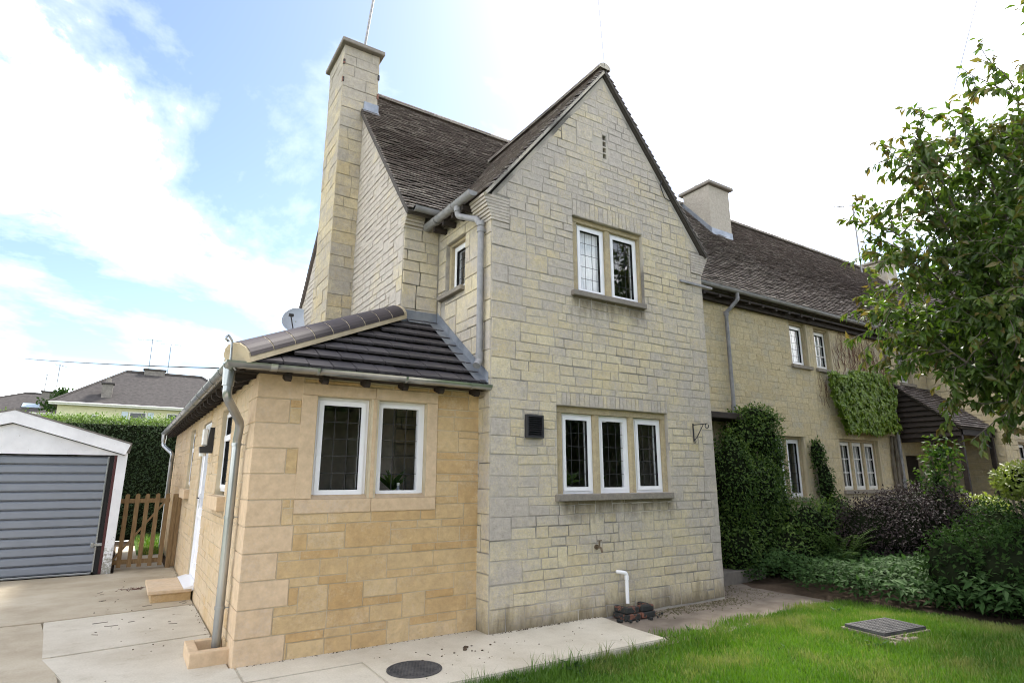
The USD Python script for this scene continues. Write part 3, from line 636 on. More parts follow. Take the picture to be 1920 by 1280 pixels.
# upper gable window
put('window_sill', box((1.20, -.065, 3.872), (2.50, .10, 3.943), ch=.006, c=(.2, .5, .5)), M['old_sill'], house)
put('window_jamb', pbox(FR, 1.249, 1.359, 3.946, 4.94, -.22, -.055), M['old_jamb'], house)
put('window_jamb', pbox(FR, 2.492, 2.523, 3.946, 4.94, -.22, -.055), M['old_jamb'], house)
put('mullion', pbox(FR, 1.870, 1.954, 3.946, 4.94, -.22, -.06), M['old_jamb'], house)
put('window_head', pbox(FR, 1.249, 2.523, 4.942, 4.998, -.22, -.05), M['old_jamb'], house)
window(house, FR, 1.361, 1.868, 3.948, 4.939, -.10, rows=5); window(house, FR, 1.956, 2.490, 3.948, 4.939, -.10, rows=5)
def curtain(s0, s1, z0, z1, y, frame=FR, amp=.018, n=46, name='net_curtain'):
    mb = MB(); v = []
    for i in range(n+1):
        s = s0+(s1-s0)*i/n; d = amp*math.sin(i*1.9)+.4*amp*math.sin(i*.7); v += [frame(s, z0, -y+d), frame(s, z1, -y+d*.6)]
    mb.add(v, [(2*i, 2*i+2, 2*i+3, 2*i+1) for i in range(n)]); return put(name, mb, M['curtain'], house)
curtain(1.33, 1.90, 3.95, 4.95, .20)
# side window
put('window_sill', box((-.075, .655, 3.915), (.10, 1.34, 3.978), ch=.006, c=(.9, .3, .5)), M['old_sill'], house)
put('window_head', pbox(SD, -1.213, -.657, 4.66, 4.698, -.2, -.05), M['old_jamb'], house)
put('window_jamb', pbox(SD, -1.213, -1.155, 3.98, 4.658, -.2, -.05), M['old_jamb'], house)
put('window_jamb', pbox(SD, -.697, -.657, 3.98, 4.658, -.2, -.05), M['old_jamb'], house)
window(house, SD, -1.154, -.698, 3.981, 4.657, -.10, cols=3, rows=4)
curtain(-1.15, -.70, 3.98, 4.66, .26, SD)
# main front windows
def dressed(parent, fr, s0, s1, z0, z1, lights, sill=True, mat=M['old_jamb'], rows=5, cols=3, bars='lead', wm='upvc', head=.05, jam=.05, rec=-.10):
    put('window_head', pbox(fr, s0, s1, z1-head, z1, -.2, rec+.045), mat, parent)
    xs = [s0]+[c for c in lights]+[s1]
    put('window_jamb', pbox(fr, s0, lights[0][0], z0, z1-head-.002, -.2, rec+.04), mat, parent)
    put('window_jamb', pbox(fr, lights[-1][1], s1, z0, z1-head-.002, -.2, rec+.04), mat, parent)
    for (a, b), (c, d) in zip(lights, lights[1:]): put('mullion', pbox(fr, b, c, z0, z1-head-.002, -.2, rec+.04), mat, parent)
    for a, b in lights: window(parent, fr, a+.002, b-.002, z0+.002, z1-head-.004, rec, cols=cols, rows=rows, bars=bars, mat=wm)
    if sill:
        mb = MB()
        prism(fr, sbox(s0-.06, z0-.075, s1+.06, z0-.001), -.2, .055, mb); put('window_sill', mb, M['old_sill'], parent)
dressed(house, MF, 8.37, 9.0, 3.93, 4.88, [(8.42, 8.95)])
curtain(8.42, 8.95, 3.94, 4.83, .22, MF)  # white curtain added in place of sky reflected in this pane
dressed(house, MF, 6.75, 8.46, 1.18, 2.39, [(6.80, 7.31), (7.38, 7.85), (7.93, 8.40)])
put('window_lintel', prism(MF, sbox(6.70, 2.395, 8.52, 2.58), -.005, .014), M['row_stone'], house)
# ventilator slots, wall louvre
for v in vents: put('vent_slot', prism(FR, v, -.25, -.12), M['rubber'], house)
lv = xf('wall_vent', house)
put('cowl', ring(FR, .467, .708, 2.03, 2.296, .022, -.01, .045), M['black'], lv)
put('back_plate', pbox(FR, .48, .70, 2.04, 2.285, -.005, .008), M['black'], lv)
for k in range(9):
    z = 2.056+.0245*k; mb = MB(); mb.add([(.486, -.040, z), (.69, -.040, z), (.69, -.012, z+.02), (.486, -.012, z+.02), (.486, -.044, z+.003), (.69, -.044, z+.003), (.69, -.015, z+.024), (.486, -.015, z+.024)], [(0, 1, 2, 3), (4, 7, 6, 5), (0, 4, 5, 1), (2, 6, 7, 3), (0, 3, 7, 4), (1, 5, 6, 2)])
    put('louvre', mb, M['black'], lv)
put('cable', tube(fillet([(3.02, -.022, 6.08), (2.96, -.022, 5.90), (3.04, -.022, 5.72), (3.16, -.022, 5.70)], .06), .007, 5), M['black'], house)
# tie bar on the wall
put('tie_bar', box((3.25, -.034, 4.425), (GX+.02, -.018, 4.462), ch=.002), M['iron'], house)
put('tie_bar', box((GX+.022, -.034, 4.425), (GX+.21, .03, 4.455), ch=.002), M['iron'], house)
# back door in the shade of the flat canopy
put('door', box((4.77, MY+.12, 0), (5.73, MY+.17, 2.14)), M['timber_dark'], house)
put('door_step', box((4.42, .62, -.06), (5.6, 1.30, .15), ch=.012, c=(.2, .6, .5)), M['old_sill'], house)
can = put('door_canopy', box((GX+.02, .95, 2.58), (6.05, MY-.02, 2.69), ch=.01), M['timber_dark'], house)
put('canopy_post', box((5.80, .98, -.05), (5.88, 1.06, 2.579), ch=.008), M['timber_dark'], house)

# --- chimney
chim = xf('chimney', house)
c0 = CH
put('chimney_core', box((c0['x0']+.012, c0['y0']+.012, -.1), (c0['x1']-.012, c0['y1']-.012, c0['top'])), M['mortar'], chim)
cf = Frame((0, c0['y0']+.012, 0), (1, 0, 0)); cl = Frame((c0['x0']+.012, 0, 0), (0, -1, 0))
cs = []
hc = lambda k, r: r.choice([.19, .215, .24])
gch = lambda p: .16+.28*np.clip((p[2]-6.5)/2, 0, 1)+.3*(greyness(p, 14)-.45)
cs += lay(cf, sbox(c0['x0'], 3.4, c0['x1'], c0['top']), hc, (.24, .46), rng, grey=gch, jumpers=0, joint=.007, inset=.003)
cs += lay(cl, sbox(-c0['y1'], 3.4, -c0['y0'], c0['top']), hc, (.24, .5), rng, grey=gch, jumpers=0, joint=.007, inset=.003)
cs += lay(Frame((c0['x1']-.012, 0, 0), (0, 1, 0)), sbox(c0['y0'], 7.9, c0['y1'], c0['top']), hc, (.24, .5), rng, grey=gch, jumpers=0, joint=.007, inset=.003)
for a, mb in sorted(cs, key=lambda s: -s[0]): put('chimney_stone', mb, M['chimney_stone'], chim)
put('cap_slab', box((c0['x0']-.07, c0['y0']-.10, c0['top']+.001), (c0['x1']+.07, c0['y1']+.10, c0['top']+.085), ch=.014, c=(.1, .8, .5)), M['old_sill'], chim)
put('flue_pot', lathe([(.10, 0), (.10, .13), (.115, .14), (.115, .17), (.09, .175), (.09, .02)], (-.62, 4.0, c0['top']+.085)), M['galv'], chim)
put('flue_pot', lathe([(.13, 0), (.12, .16), (.14, .18), (.14, .2), (.1, .2), (.1, .02)], (-.62, 4.5, c0['top']+.085)), M['far_stone'], chim)
for (x, y, z) in ((c0['x0']-.012, c0['y0']-.012, 8.78), (c0['x0']-.012, c0['y0']-.012, 8.42), (c0['x1']-.02, c0['y0']-.012, 8.70), (c0['x1']-.02, c0['y0']-.012, 8.30)):
    put('strap_block', box((x, y, z), (x+.035, y+.045, z+.10), ch=.004), M['rust_black'], chim)
# lead round the chimney where the roof meets it
yf, zf = c0['y0'], RZ-SL*(RY-c0['y0'])
put('chimney_flashing', box((c0['x0']+.40, yf-.02, zf-.02), (c0['x1']+.02, yf+.003, zf+.17), ch=.003), M['lead'], house)
put('chimney_flashing', prism(Frame((0, RY, RZ+.035), (1, 0, 0), (0, -1, -SL)), sbox(c0['x0']+.38, (RY-yf)*1.562-.02, c0['x1']+.03, (RY-yf)*1.562+.13), 0, .006), M['lead'], house)

# --- roofs. roof coordinates: s along x, h up the slope from the eave
def slope_frame(y0, z0, sl, x=0): return Frame((x, y0, z0), (1, 0, 0), (0, 1, sl))
EV = 1.22; EVZ = RZ-SL*(RY-EV); LEN = (RY-EV)*math.hypot(1, SL); K = math.hypot(1, SL)
MRF = slope_frame(EV, EVZ, SL)
def wing_cut(xc):      # footprint of a cross wing's roof on the main slope
    pts = []
    ytop = RY-(RZ-7.46)/SL
    return Polygon([(xc-(7.46-EVZ)/WS+.06, -.1), (xc, (ytop-EV)*K-.06), (xc+(7.46-EVZ)/WS-.06, -.1)])
main_area = sbox(MX-.055, 0, PARTY, LEN-.02)
chim_hole = sbox(MX-.1, (c0['y0']-EV)*K, c0['x1']+.012, LEN+1)
C2 = dict(x0=8.47, x1=9.26, y0=3.30, y1=4.12, top=8.97)
chim2_hole = sbox(C2['x0'], (C2['y0']-EV)*K, C2['x1'], LEN+1)
put('roof_deck', prism(MRF, main_area.difference(chim_hole), -.075, -.012), M['deck'], house)
put('roof_deck', prism(Frame((0, 7.25, RZ-SL*(7.25-RY)), (-1, 0, 0), (0, -1, SL)), sbox(-PARTY, 0, -MX+.055, (7.25-RY)*K), -.075, .02), M['old_tile'], house)
rt_ = random.Random(21)
def old_tone(rng, p):
    return (rng.betavariate(1.6, 1.8), np.clip(.3+.6*(greyness(p, 31)-.5)+rng.gauss(0, .18), 0, 1), rng.random())
vis = main_area.difference(unary_union([chim_hole, chim2_hole, wing_cut(GX/2)]))
mt = tiles(MRF, vis, .090, .168, rt_, thick=.017, vary=.020, tone=old_tone, gap=.005)
WRZ = 7.47
WE = (WRZ-4.97)/WS                       # half width of the wing's roof
ytop = RY-(RZ-WRZ)/SL
WL = Frame((GX/2-WE, 0, 4.97), (0, -1, 0), (1, 0, WS)); KW = math.hypot(1, WS); WLEN = WE*KW
WR = Frame((GX/2+WE, 0, 4.97), (0, 1, 0), (-1, 0, WS))
yv = EV+(4.97-EVZ)/SL
wl_area = Polygon([(.06, 0), (-yv-.12, 0), (-ytop-.06, WLEN), (.06, WLEN)])
wr_area = Polygon([(-.06, 0), (yv+.12, 0), (ytop+.06, WLEN), (-.06, WLEN)])
put('roof_deck', prism(WL, wl_area.intersection(sbox(-9, 0, .03, WLEN)), -.06, -.012), M['deck'], house)
put('roof_deck', prism(WR, wr_area.intersection(sbox(-.03, 0, 9, WLEN)), -.06, -.012), M['deck'], house)
mt += tiles(WL, wl_area, .090, .168, rt_, thick=.017, vary=.020, tone=old_tone, gap=.005)
mt += tiles(WR, wr_area, .090, .168, rt_, thick=.017, vary=.020, tone=old_tone, gap=.005)
place_stones(house, mt, M['old_tile'], name='roof_tile', rest='roof_tiling')
# verges: mortar fillet and undercloak under the tile edges
for sgn in (-1, 1):
    a = V(GX/2+sgn*WE*1.0, -.035, 4.97-.045); b = V(GX/2, -.035, WRZ-.045)
    put('verge', bar(a, b, .035, .045, upv=(0, 1, 0)), M['mortar'] if sgn < 0 else M['deck'], house)
put('verge', bar((MX-.025, EV+.02, EVZ-.045), (MX-.025, RY, RZ-.045), .055, .05, upv=(1, 0, 0)), M['deck'], house)
put('verge', bar((MX-.025, 7.25, RZ-SL*(7.25-RY)-.03), (MX-.025, RY, RZ-.03), .055, .07, upv=(1, 0, 0)), M['deck'], house)
def ridge_tiles(parent, a, b, r, L, mat, name='ridge_tile', mortar=None, squash=.72, gapm=.012, tone=lambda: (rt_.random(), rt_.random()*.6, .5)):
    a, b = np.array(a, float), np.array(b, float); d = unit(b-a); s = unit(np.cross(d, V(0, 0, 1))); u = np.cross(s, d); T = np.linalg.norm(b-a); k = 0; x = 0
    while x < T-.05:
        l = min(L, T-x); mb = MB(); v = []
        for (q, rr) in ((x+gapm/2, r*1.0), (x+l-gapm/2, r*1.0)):
            for rad in (rr, rr-.016):
                for w in np.linspace(-.06, PI+.06, 13): v.append(a+d*q+s*math.cos(w)*rad+u*math.sin(w)*rad*squash)
        n = 13
        f = [(i, i+1, 2*n+i+1, 2*n+i) for i in range(n-1)]+[(n+i+1, n+i, 3*n+i, 3*n+i+1) for i in range(n-1)]
        f += [(i+1, i, n+i, n+i+1) for i in range(n-1)]+[(2*n+i, 2*n+i+1, 3*n+i+1, 3*n+i) for i in range(n-1)]
        mb.add(v, f, tone()); put(name, mb, mat, parent); x += l; k += 1
    if mortar:
        n = 9; v = [p+s*math.cos(w)*(r-.003)*rq+u*math.sin(w)*(r-.003)*squash*rq for rq in (1,) for p in (a-d*.01, b+d*.01) for w in np.linspace(-.25, PI+.25, n)]
        put('ridge_mortar', MB().add(v, [(i, i+1, n+i+1, n+i) for i in range(n-1)]+[tuple(range(n))[::-1], tuple(range(n, 2*n))]), mortar, parent)
ridge_tiles(house, (c0['x1']+.02, RY, RZ+.02), (PARTY, RY, RZ+.02), .12, .45, M['old_tile'], mortar=M['mortar'])
ridge_tiles(house, (GX/2, -.06, WRZ+.01), (GX/2, ytop, WRZ+.01), .11, .4, M['old_tile'], mortar=M['mortar'])
# second chimney at the party wall
ch2 = xf('chimney', house, 'squat weathered chimney rising from the ridge')
put('chimney_stack', box((C2['x0']-.012, C2['y0']-.012, 6.6), (C2['x1']+.012, C2['y1']+.012, C2['top']), ch=.012, c=(.15, 1.0, .5)), M['chimney_stone'], ch2)
put('cap_slab', box((C2['x0']-.09, C2['y0']-.11, C2['top']+.001), (C2['x1']+.09, C2['y1']+.11, C2['top']+.085), ch=.014, c=(.2, .7, .5)), M['old_sill'], ch2)
for x in (8.68, 9.02): put('flue_pot', lathe([(.14, 0), (.13, .07), (.15, .08), (.15, .1), (.1, .1), (.1, .0)], (x, 3.75, C2['top']+.085)), M['far_stone'], ch2)
zf2 = RZ-SL*(RY-C2['y0'])
put('chimney_flashing', box((C2['x0']-.02, C2['y0']-.025, zf2-.03), (C2['x1']+.02, C2['y0']-.016, zf2+.16), ch=.002), M['lead'], house)
put('chimney_flashing', prism(Frame((C2['x0']-.02, 0, 0), (0, -1, 0)), Polygon([(-C2['y0']+.02, zf2-.05), (-C2['y0']+.02, zf2+.16), (-RY, RZ+.16), (-RY, RZ-.05)]), 0, .006), M['lead'], house)

# --- eaves, gutters and downpipes of the house
put('soffit', box((GX+.05, EV+.03, EVZ-.13), (PARTY, MY-.016, EVZ-.09)), M['timber_dark'], house)
put('soffit', box((MX+.27, EV+.03, EVZ-.10), (-.02, MY-.016, EVZ-.07)), M['timber_dark'], house)
put('eave_plate', box((GX+.05, MY-.10, EVZ-.22), (PARTY, MY-.018, EVZ-.131)), M['timber_dark'], house)
for k in range(12):
    x = GX+.25+k*.45; put('rafter_end', box((x, EV+.02, EVZ-.17), (x+.06, MY-.10, EVZ-.10)), M['timber_dark'], house)
for k in range(4): put('rafter_end', box((-.20, .38+.27*k, 4.86), (-.01, .43+.27*k, 4.93)), M['timber_dark'], house)
gut = lambda r, path: sweep(half_round(r, .005), path)
put('gutter', gut(.06, [(MX+.02, EV-.035, EVZ+.03), (-.12, EV-.035, EVZ+.03)]), M['iron'], house)
put('gutter', gut(.062, [(GX+.03, EV-.035, EVZ+.035), (PARTY, EV-.035, EVZ+.03)]), M['iron'], house)
put('gutter', gut(.062, [(-.215, 1.62, 5.00), (-.215, .10, 4.985)]), M['iron'], house)
for a, b in ((-.215, .10), (-.215, 1.62)): put('gutter_stop', MB().merge(sweep(half_round(.064, .06), [(a, b+.006, 4.985 if b < 1 else 5.0), (a, b-.006, 4.985 if b < 1 else 5.0)])), M['iron'], house)
for y in (.62, 1.12): put('gutter_collar', sweep(half_round(.069, .006), [(-.215, y+.035, 4.99), (-.215, y-.035, 4.99)]), M['iron'], house)
dp = xf('downpipe', house)
put('pipe', tube(fillet([(-.215, .50, 4.95), (-.215, .48, 4.80), (-.10, .20, 4.68), (-.075, .135, 4.58), (-.075, .135, 2.95)], .07), .039, 12), M['iron'], dp)
for z in (4.60, 4.52): put('collar', tube([(-.075, .135, z-.03), (-.075, .135, z+.03)], .047, 12), M['iron'], dp)
put('collar', tube([(-.215, .5, 4.93), (-.215, .488, 4.86)], .047, 12), M['iron'], dp)
put('shoe', tube(fillet([(-.075, .135, 3.0), (-.075, .135, 2.90), (-.13, .10, 2.83)], .05), .046, 12), M['iron'], dp)
put('pipe_lug', box((-.115, .11, 4.50), (-.002, .16, 4.535), ch=.004), M['iron'], dp)
dp = xf('downpipe', house)
put('pipe', tube(fillet([(6.30, EV-.035, EVZ), (6.30, EV-.03, EVZ-.16), (6.17, MY-.07, EVZ-.40), (6.17, MY-.07, 2.80)], .06), .037, 10), M['iron'], dp)
for z in (4.70, 2.87): put('collar', tube([(6.17, MY-.07, z-.04), (6.17, MY-.07, z+.04)], .05, 10), M['iron'], dp)
put('shoe', tube(fillet([(6.17, MY-.07, 2.86), (6.17, MY-.07, 2.76), (6.17, MY-.16, 2.73)], .04), .045, 10), M['iron'], dp)
# ================================================================ the new extension
ext = thing('side_extension', 'single-storey honey-coloured stone extension with a dark tiled hipped roof', 'extension', (0, 0, 0))
XF = Frame((0, EY, 0), (1, 0, 0)); XL = Frame((EX, 0, 0), (0, -1, 0)); XB = 10.7; XH = 2.56
fwin = [sbox(-1.84, 1.385, -1.29, 2.378), sbox(-1.205, 1.385, -.655, 2.378)]
put('front_wall', prism(XF, sbox(EX, -.1, -.002, XH).difference(unary_union(fwin)), -.28, 0), M['ext_mortar'], ext)
lwin = [(1.75, 2.60), (6.0, 6.82)]; ldoor = (3.72, 4.72)
lop = [sbox(-b, 1.38, -a, 2.40) for a, b in lwin]; dop = sbox(-ldoor[1], .12, -ldoor[0], 2.38)
put('left_wall', prism(XL, sbox(-XB, -.1, -EY-.281, XH).difference(unary_union(lop+[dop])), -.28, 0), M['ext_mortar'], ext)
put('back_wall', box((EX+.001, XB-.28, -.1), (MX-.0, XB, XH)), M['ext_mortar'], ext)
put('floor', box((EX+.281, EY+.281, 0), (MX-.02, XB-.29, .1)), M['roomdark'], ext)
put('inner_wall', box((MX-.02, MY+.02, .1), (MX-.004, XB-.29, XH)), M['room'], ext)
put('inner_wall', box((EX+.29, 3.3, .1), (MX-.03, 3.4, XH)), M['room'], ext)
put('worktop', box((EX+.3, EY+.29, 1.24), (-.02, EY+.85, 1.28)), M['roomdark'], ext)
rng = random.Random(33); xs_ = []
hcoin = .2345; thin, thick = .080, .1545
course = lambda k, r: thick if k % 2 == 0 else thin
sur = sbox(-1.995, 1.252, -.53, 2.50)
# quoins at the free corner: blocks that turn the corner
for k in range(11):
    z0 = -.02+k*hcoin; z1 = min(z0+hcoin, XH-.001); wf, wl = ((.42, .30) if k % 2 == 0 else (.30, .42))
    put('quoin', box((EX-.008, EY-.008, z0+.004), (EX+wf-.005, EY+wl-.005, z1-.004), ch=.004, c=(rng.uniform(.2, .9), rng.uniform(.0, .3), rng.random())), M['ashlar'], ext)
cut = unary_union([sbox(EX-.1, -.02+k*hcoin, EX+(.42 if k % 2 == 0 else .30), -.02+(k+1)*hcoin) for k in range(11)])
tone_x = lambda r, h: r.betavariate(1.0, 1.4) if h < .1 else r.betavariate(1.8, 1.0)
ax = sbox(EX, -.02, -.004, XH-.02).difference(unary_union([cut, sur]))
xs_ += lay(XF, ax, course, (.22, .50), rng, jumpers=.13, joint=.009, proud=(.004, .009), wob=.002, tone=tone_x, grey=lambda p: .05, inset=.003)
cutl = unary_union([sbox(-EY-(.30 if k % 2 == 0 else .42), -.02+k*hcoin, .5, -.02+(k+1)*hcoin) for k in range(11)])
al = sbox(-XB, -.02, -EY, XH-.02).difference(unary_union([cutl, *[o.buffer(.004, join_style=2) for o in lop], dop.buffer(.004, join_style=2), *[sbox(-b-.1, 1.20, -a+.1, 1.385) for a, b in lwin]]))
ls = lay(XL, al, course, (.26, .56), rng, jumpers=.2, joint=.009, proud=(.004, .008), wob=.002, tone=lambda r, h: r.betavariate(2.2, 1.4), grey=lambda p: .62, inset=.003)
place_stones(ext, xs_+ls, M['ext_stone'], limit=300)
# smooth surround of the front windows
def blk(lo, hi): put('surround_stone', box(lo, hi, ch=.005, c=(rng.uniform(.3, .9), rng.uniform(0, .2), rng.random())), M['ashlar'], ext)
f0, f1 = EY-.012, EY+.10
blk((-1.995, f0, 1.385), (-1.843, f1, 2.38)); blk((-.652, f0, 1.385), (-.53, f1, 2.38))
for a, b in ((-1.995, -1.248), (-1.246, -.53)): blk((a, f0, 2.382), (b, f1, 2.50)); blk((a, f0, 1.252), (b, f1, 1.383))
put('mullion', prism(Frame((0, 0, 1.385), (1, 0, 0), (0, 1, 0), (0, 0, 1)), Polygon([(-1.288, f1), (-1.288, EY+.05), (-1.262, f0), (-1.233, f0), (-1.207, EY+.05), (-1.207, f1)]), 0, .993), M['ashlar'], ext)
for a, b in ((-1.84, -1.29), (-1.205, -.655)):
    put('sloping_sill', prism(Frame((a, 0, 0), (0, 1, 0), (0, 0, 1), (1, 0, 0)), Polygon([(EY-.011, 1.384), (EY+.09, 1.384), (EY+.09, 1.43)]), .002, b-a-.002), M['ashlar'], ext)
window(ext, XF, -1.838, -1.292, 1.386, 2.376, -.075, cols=3, rows=5, opening=True)
window(ext, XF, -1.203, -.657, 1.386, 2.376, -.075, cols=3, rows=5, opening=False)
# left wall: two windows with boxy sills, white door, door sill
for a, b in lwin:
    w = window(ext, XL, -b+.01, -a-.01, 1.42, 2.39, -.055, cols=1, rows=1, opening=True, vent=True)
    put('transom', pbox(XL, -b+.02, -a-.02, 2.02, 2.09, -.11, -.038), M['upvc'], w)
    put('window_sill', box((EX-.085, a-.07, 1.225), (EX+.10, b+.07, 1.375), ch=.006, c=(.6, .1, .5)), M['ashlar'], ext)
d = xf('door', ext)
put('frame', prism(XL, Polygon([(-ldoor[1]+.01, .14), (-ldoor[1]+.01, 2.37), (-ldoor[0]-.01, 2.37), (-ldoor[0]-.01, .14), (-ldoor[0]-.07, .14), (-ldoor[0]-.07, 2.31), (-ldoor[1]+.07, 2.31), (-ldoor[1]+.07, .14)]), -.12, -.02), M['upvc'], d)
put('leaf', prism(XL, sbox(-ldoor[1]+.06, .19, -ldoor[0]-.06, 2.32).difference(sbox(-ldoor[1]+.22, 1.15, -ldoor[0]-.22, 2.16)), -.10, -.035), M['upvc'], d)
put('pane', pbox(XL, -ldoor[1]+.22, -ldoor[0]-.22, 1.15, 2.16, -.095, -.085), M['glass'], d)
put('panel_moulding', ring(XL, -ldoor[1]+.22, -ldoor[0]-.22, .36, 1.02, .03, -.036, -.022), M['upvc'], d)
put('handle_plate', box((EX+.03, 4.555, 1.12), (EX+.045, 4.585, 1.34), ch=.003), M['galv'], d)
put('handle', box((EX-.01, 4.46, 1.27), (EX+.012, 4.58, 1.29), ch=.006), M['black'], d)
put('threshold', prism(Frame((0, ldoor[0]-.06, 0), (1, 0, 0), (0, 0, 1), (0, 1, 0)), Polygon([(EX-.125, .118), (EX-.125, .150), (EX-.02, .178), (EX+.08, .178), (EX+.08, .118)]), 0, 1.12), M['upvc'], d)
lp = xf('wall_light', ext)
put('body', prism(Frame((EX, 3.36, 0), (-1, 0, 0), (0, 0, 1), (0, -1, 0)), Polygon([(.009, 1.90), (.16, 1.90), (.17, 1.98), (.075, 2.0), (.06, 2.24), (.009, 2.24)]), 0, .12), M['black'], lp)
put('lens', tube([(EX-.12, 3.30, 1.86), (EX-.12, 3.30, 1.90)], .045, 10), M['pot_white'], lp)
put('sensor', box((EX-.145, 3.25, 2.0), (EX-.078, 3.35, 2.22), ch=.012), M['pot_white'], lp)

# --- roof: front slope and left slope meeting on a hip
zg = 2.60                                              # height of the tile edge at the gutter
A = V(-2.64, .03, zg); T = V(-.60, MY-.02, 3.62)        # hip from the corner up to the main block
fs = (T[2]-A[2])/(T[1]-A[1])                            # front slope
XRF = Frame((0, A[1], zg), (1, 0, 0), (0, 1, fs)); KF = math.hypot(1, fs); FL = (T[1]-A[1])*KF
fa = Polygon([(A[0], 0), (-.03, 0), (-.03, FL), (T[0], FL)])
ls_ = (T[2]-A[2])/(T[0]-A[0]); KL = math.hypot(1, ls_); LL = (T[0]-A[0])*KL
XRL = Frame((A[0], 0, zg), (0, -1, 0), (1, 0, ls_))
la = Polygon([(-A[1], 0), (-11.0, 0), (-11.0, LL), (-T[1], LL)])
put('roof_deck', prism(XRF, fa, -.06, -.015), M['deck'], ext); put('roof_deck', prism(XRL, la, -.06, -.015), M['deck'], ext)
r5 = random.Random(5)
newtone = lambda rng, p: (rng.random(), rng.random()*.4, rng.random())
hipcut = Polygon([(A[0]+.16, 0), (-.05, 0), (-.05, FL-.02), (T[0]+.16, FL-.02)])
for a, mb in tiles(XRF, hipcut, .235, .235, r5, thick=.026, vary=.011, tone=newtone, gap=.011): put('roof_tile', mb, M['new_tile'], ext)
lt = MB()
for a, mb in tiles(XRL, Polygon([(-A[1]-.16, 0), (-11.0, 0), (-11.0, LL-.02), (-T[1]-.16, LL-.02)]), .235, .235, r5, thick=.024, vary=.006, tone=newtone, gap=.004): lt.merge(mb)
put('roof_tiling', lt, M['new_tile'], ext, kind='stuff')
# hip tiles with pale mortar
ridge_tiles(ext, A+V(.0, .0, .05), T+V(.0, 0, .05), .158, .292, M['ridge_tile'], name='hip_tile', mortar=M['ext_mortar'], squash=.85, gapm=.016, tone=lambda: (r5.random(), .2, .5))
hd = unit(T-A)
put('hip_mortar', bar(A+V(0, 0, .010), T+V(0, 0, .010), .31, .045), M['ext_mortar'], ext)
hi = A-hd*.03+V(0, 0, .0)
put('hip_iron', tube(fillet([hi+V(.02, .02, -.06), hi+V(-.035, -.03, .0), hi+V(-.04, -.035, .19), hi+V(-.085, -.07, .24), hi+V(-.10, -.08, .19), hi+V(-.07, -.055, .18)], .03, 5), .011, 7), M['galv'], ext)
# lead flashings against the old walls
zs = lambda y: zg+fs*(y-A[1])
put('flashing', prism(SD, Polygon([(-.02, zs(.02)-.05), (-.02, zs(.02)+.16), (-.30, zs(.30)+.15), (-MY+.03, zs(MY)+.15), (-MY+.03, zs(MY)-.05)]), .017, .023), M['lead'], ext)
put('flashing', prism(XRF, sbox(-.17, .0, -.024, FL-.03), .036, .041), M['lead'], ext)
put('flashing', prism(MF, sbox(MX+.0, zs(MY)-.06, -.026, zs(MY)+.13), .018, .024), M['lead'], ext)
put('flashing', prism(XRF, sbox(T[0]+.12, FL-.14, -.18, FL-.022), .036, .041), M['lead'], ext)
put('flashing', prism(GE, Polygon([(-MY+.018, zs(MY)-.1), (-MY+.018, zs(MY)+.14), (-MY-.18, zs(MY)+.20), (-MY-.5, zs(MY)+.12), (-MY-.5, zs(MY)-.1)]), .017, .023), M['lead'], ext)
# rafter tails under the front and left eaves
for x in (-2.17, -1.82, -1.40, -.985, -.565, -.12):
    put('rafter_tail', prism(Frame((x-.028, 0, 0), (0, 1, 0), (0, 0, 1), (1, 0, 0)), Polygon([(.075, 2.50), (.075, 2.545), (EY-.01, 2.62), (EY-.01, 2.52), (.11, 2.475)]), 0, .056), M['timber_dark'], ext)
put('eave_board', box((EX-.14, .07, 2.552), (-.01, EY-.002, 2.575)), M['timber_dark'], ext)
put('eave_board', box((A[0]+.03, EY-.06, 2.552), (EX-.002, 10.9, 2.575)), M['timber_dark'], ext)
put('wall_plate', box((EX+.0, EY-.0085, XH+.001), (-.004, EY+.1, 2.60)), M['timber_dark'], ext)
put('wall_plate', box((EX-.0085, EY+.102, XH+.001), (EX+.1, 10.7, 2.60)), M['timber_dark'], ext)
k = 0; y = .42
while y < 10.6:
    put('rafter_tail', prism(Frame((0, y, 0), (1, 0, 0), (0, 0, 1), (0, -1, 0)), Polygon([(A[0]+.03, 2.49), (A[0]+.03, 2.55), (EX-.012, 2.60), (EX-.012, 2.52), (A[0]+.07, 2.465)]), 0, .05), M['timber_dark'], ext); y += .42
# galvanised gutter round the eaves, brackets, downpipes
GZ = 2.60
put('gutter', sweep(half_round(.058, .004, 11), [(A[0]-.035, 10.9, GZ), (A[0]-.035, .0, GZ), (-.006, .0, GZ)][::1][::-1]), M['galv'], ext)
for x in (-1.93, -1.03, -.25):
    put('gutter_bracket', sweep(half_round(.0635, .004, 9), [(x+.012, .0, GZ), (x-.012, .0, GZ)]).merge(box((x-.02, .045, GZ-.005), (x+.02, .09, GZ+.045))), M['galv'], ext)
for y in (.55, 1.2, 1.9, 2.6, 3.4, 4.3, 5.2, 6.2, 7.2, 8.3, 9.4):
    put('gutter_bracket', sweep(half_round(.064, .004, 9), [(A[0]-.035, y-.012, GZ), (A[0]-.035, y+.012, GZ)]), M['galv'], ext)
put('gutter_joint', sweep(half_round(.0625, .004, 9), [(-2.30, .0, GZ), (-2.36, .0, GZ)]), M['galv'], ext)
put('gutter_joint', sweep(half_round(.0625, .004, 9), [(A[0]-.035, .14, GZ), (A[0]-.035, .20, GZ)]), M['galv'], ext)
put('gutter_stop', sweep(half_round(.0585, .056, 11), [(-.004, .0, GZ), (-.009, .0, GZ)]), M['galv'], ext)
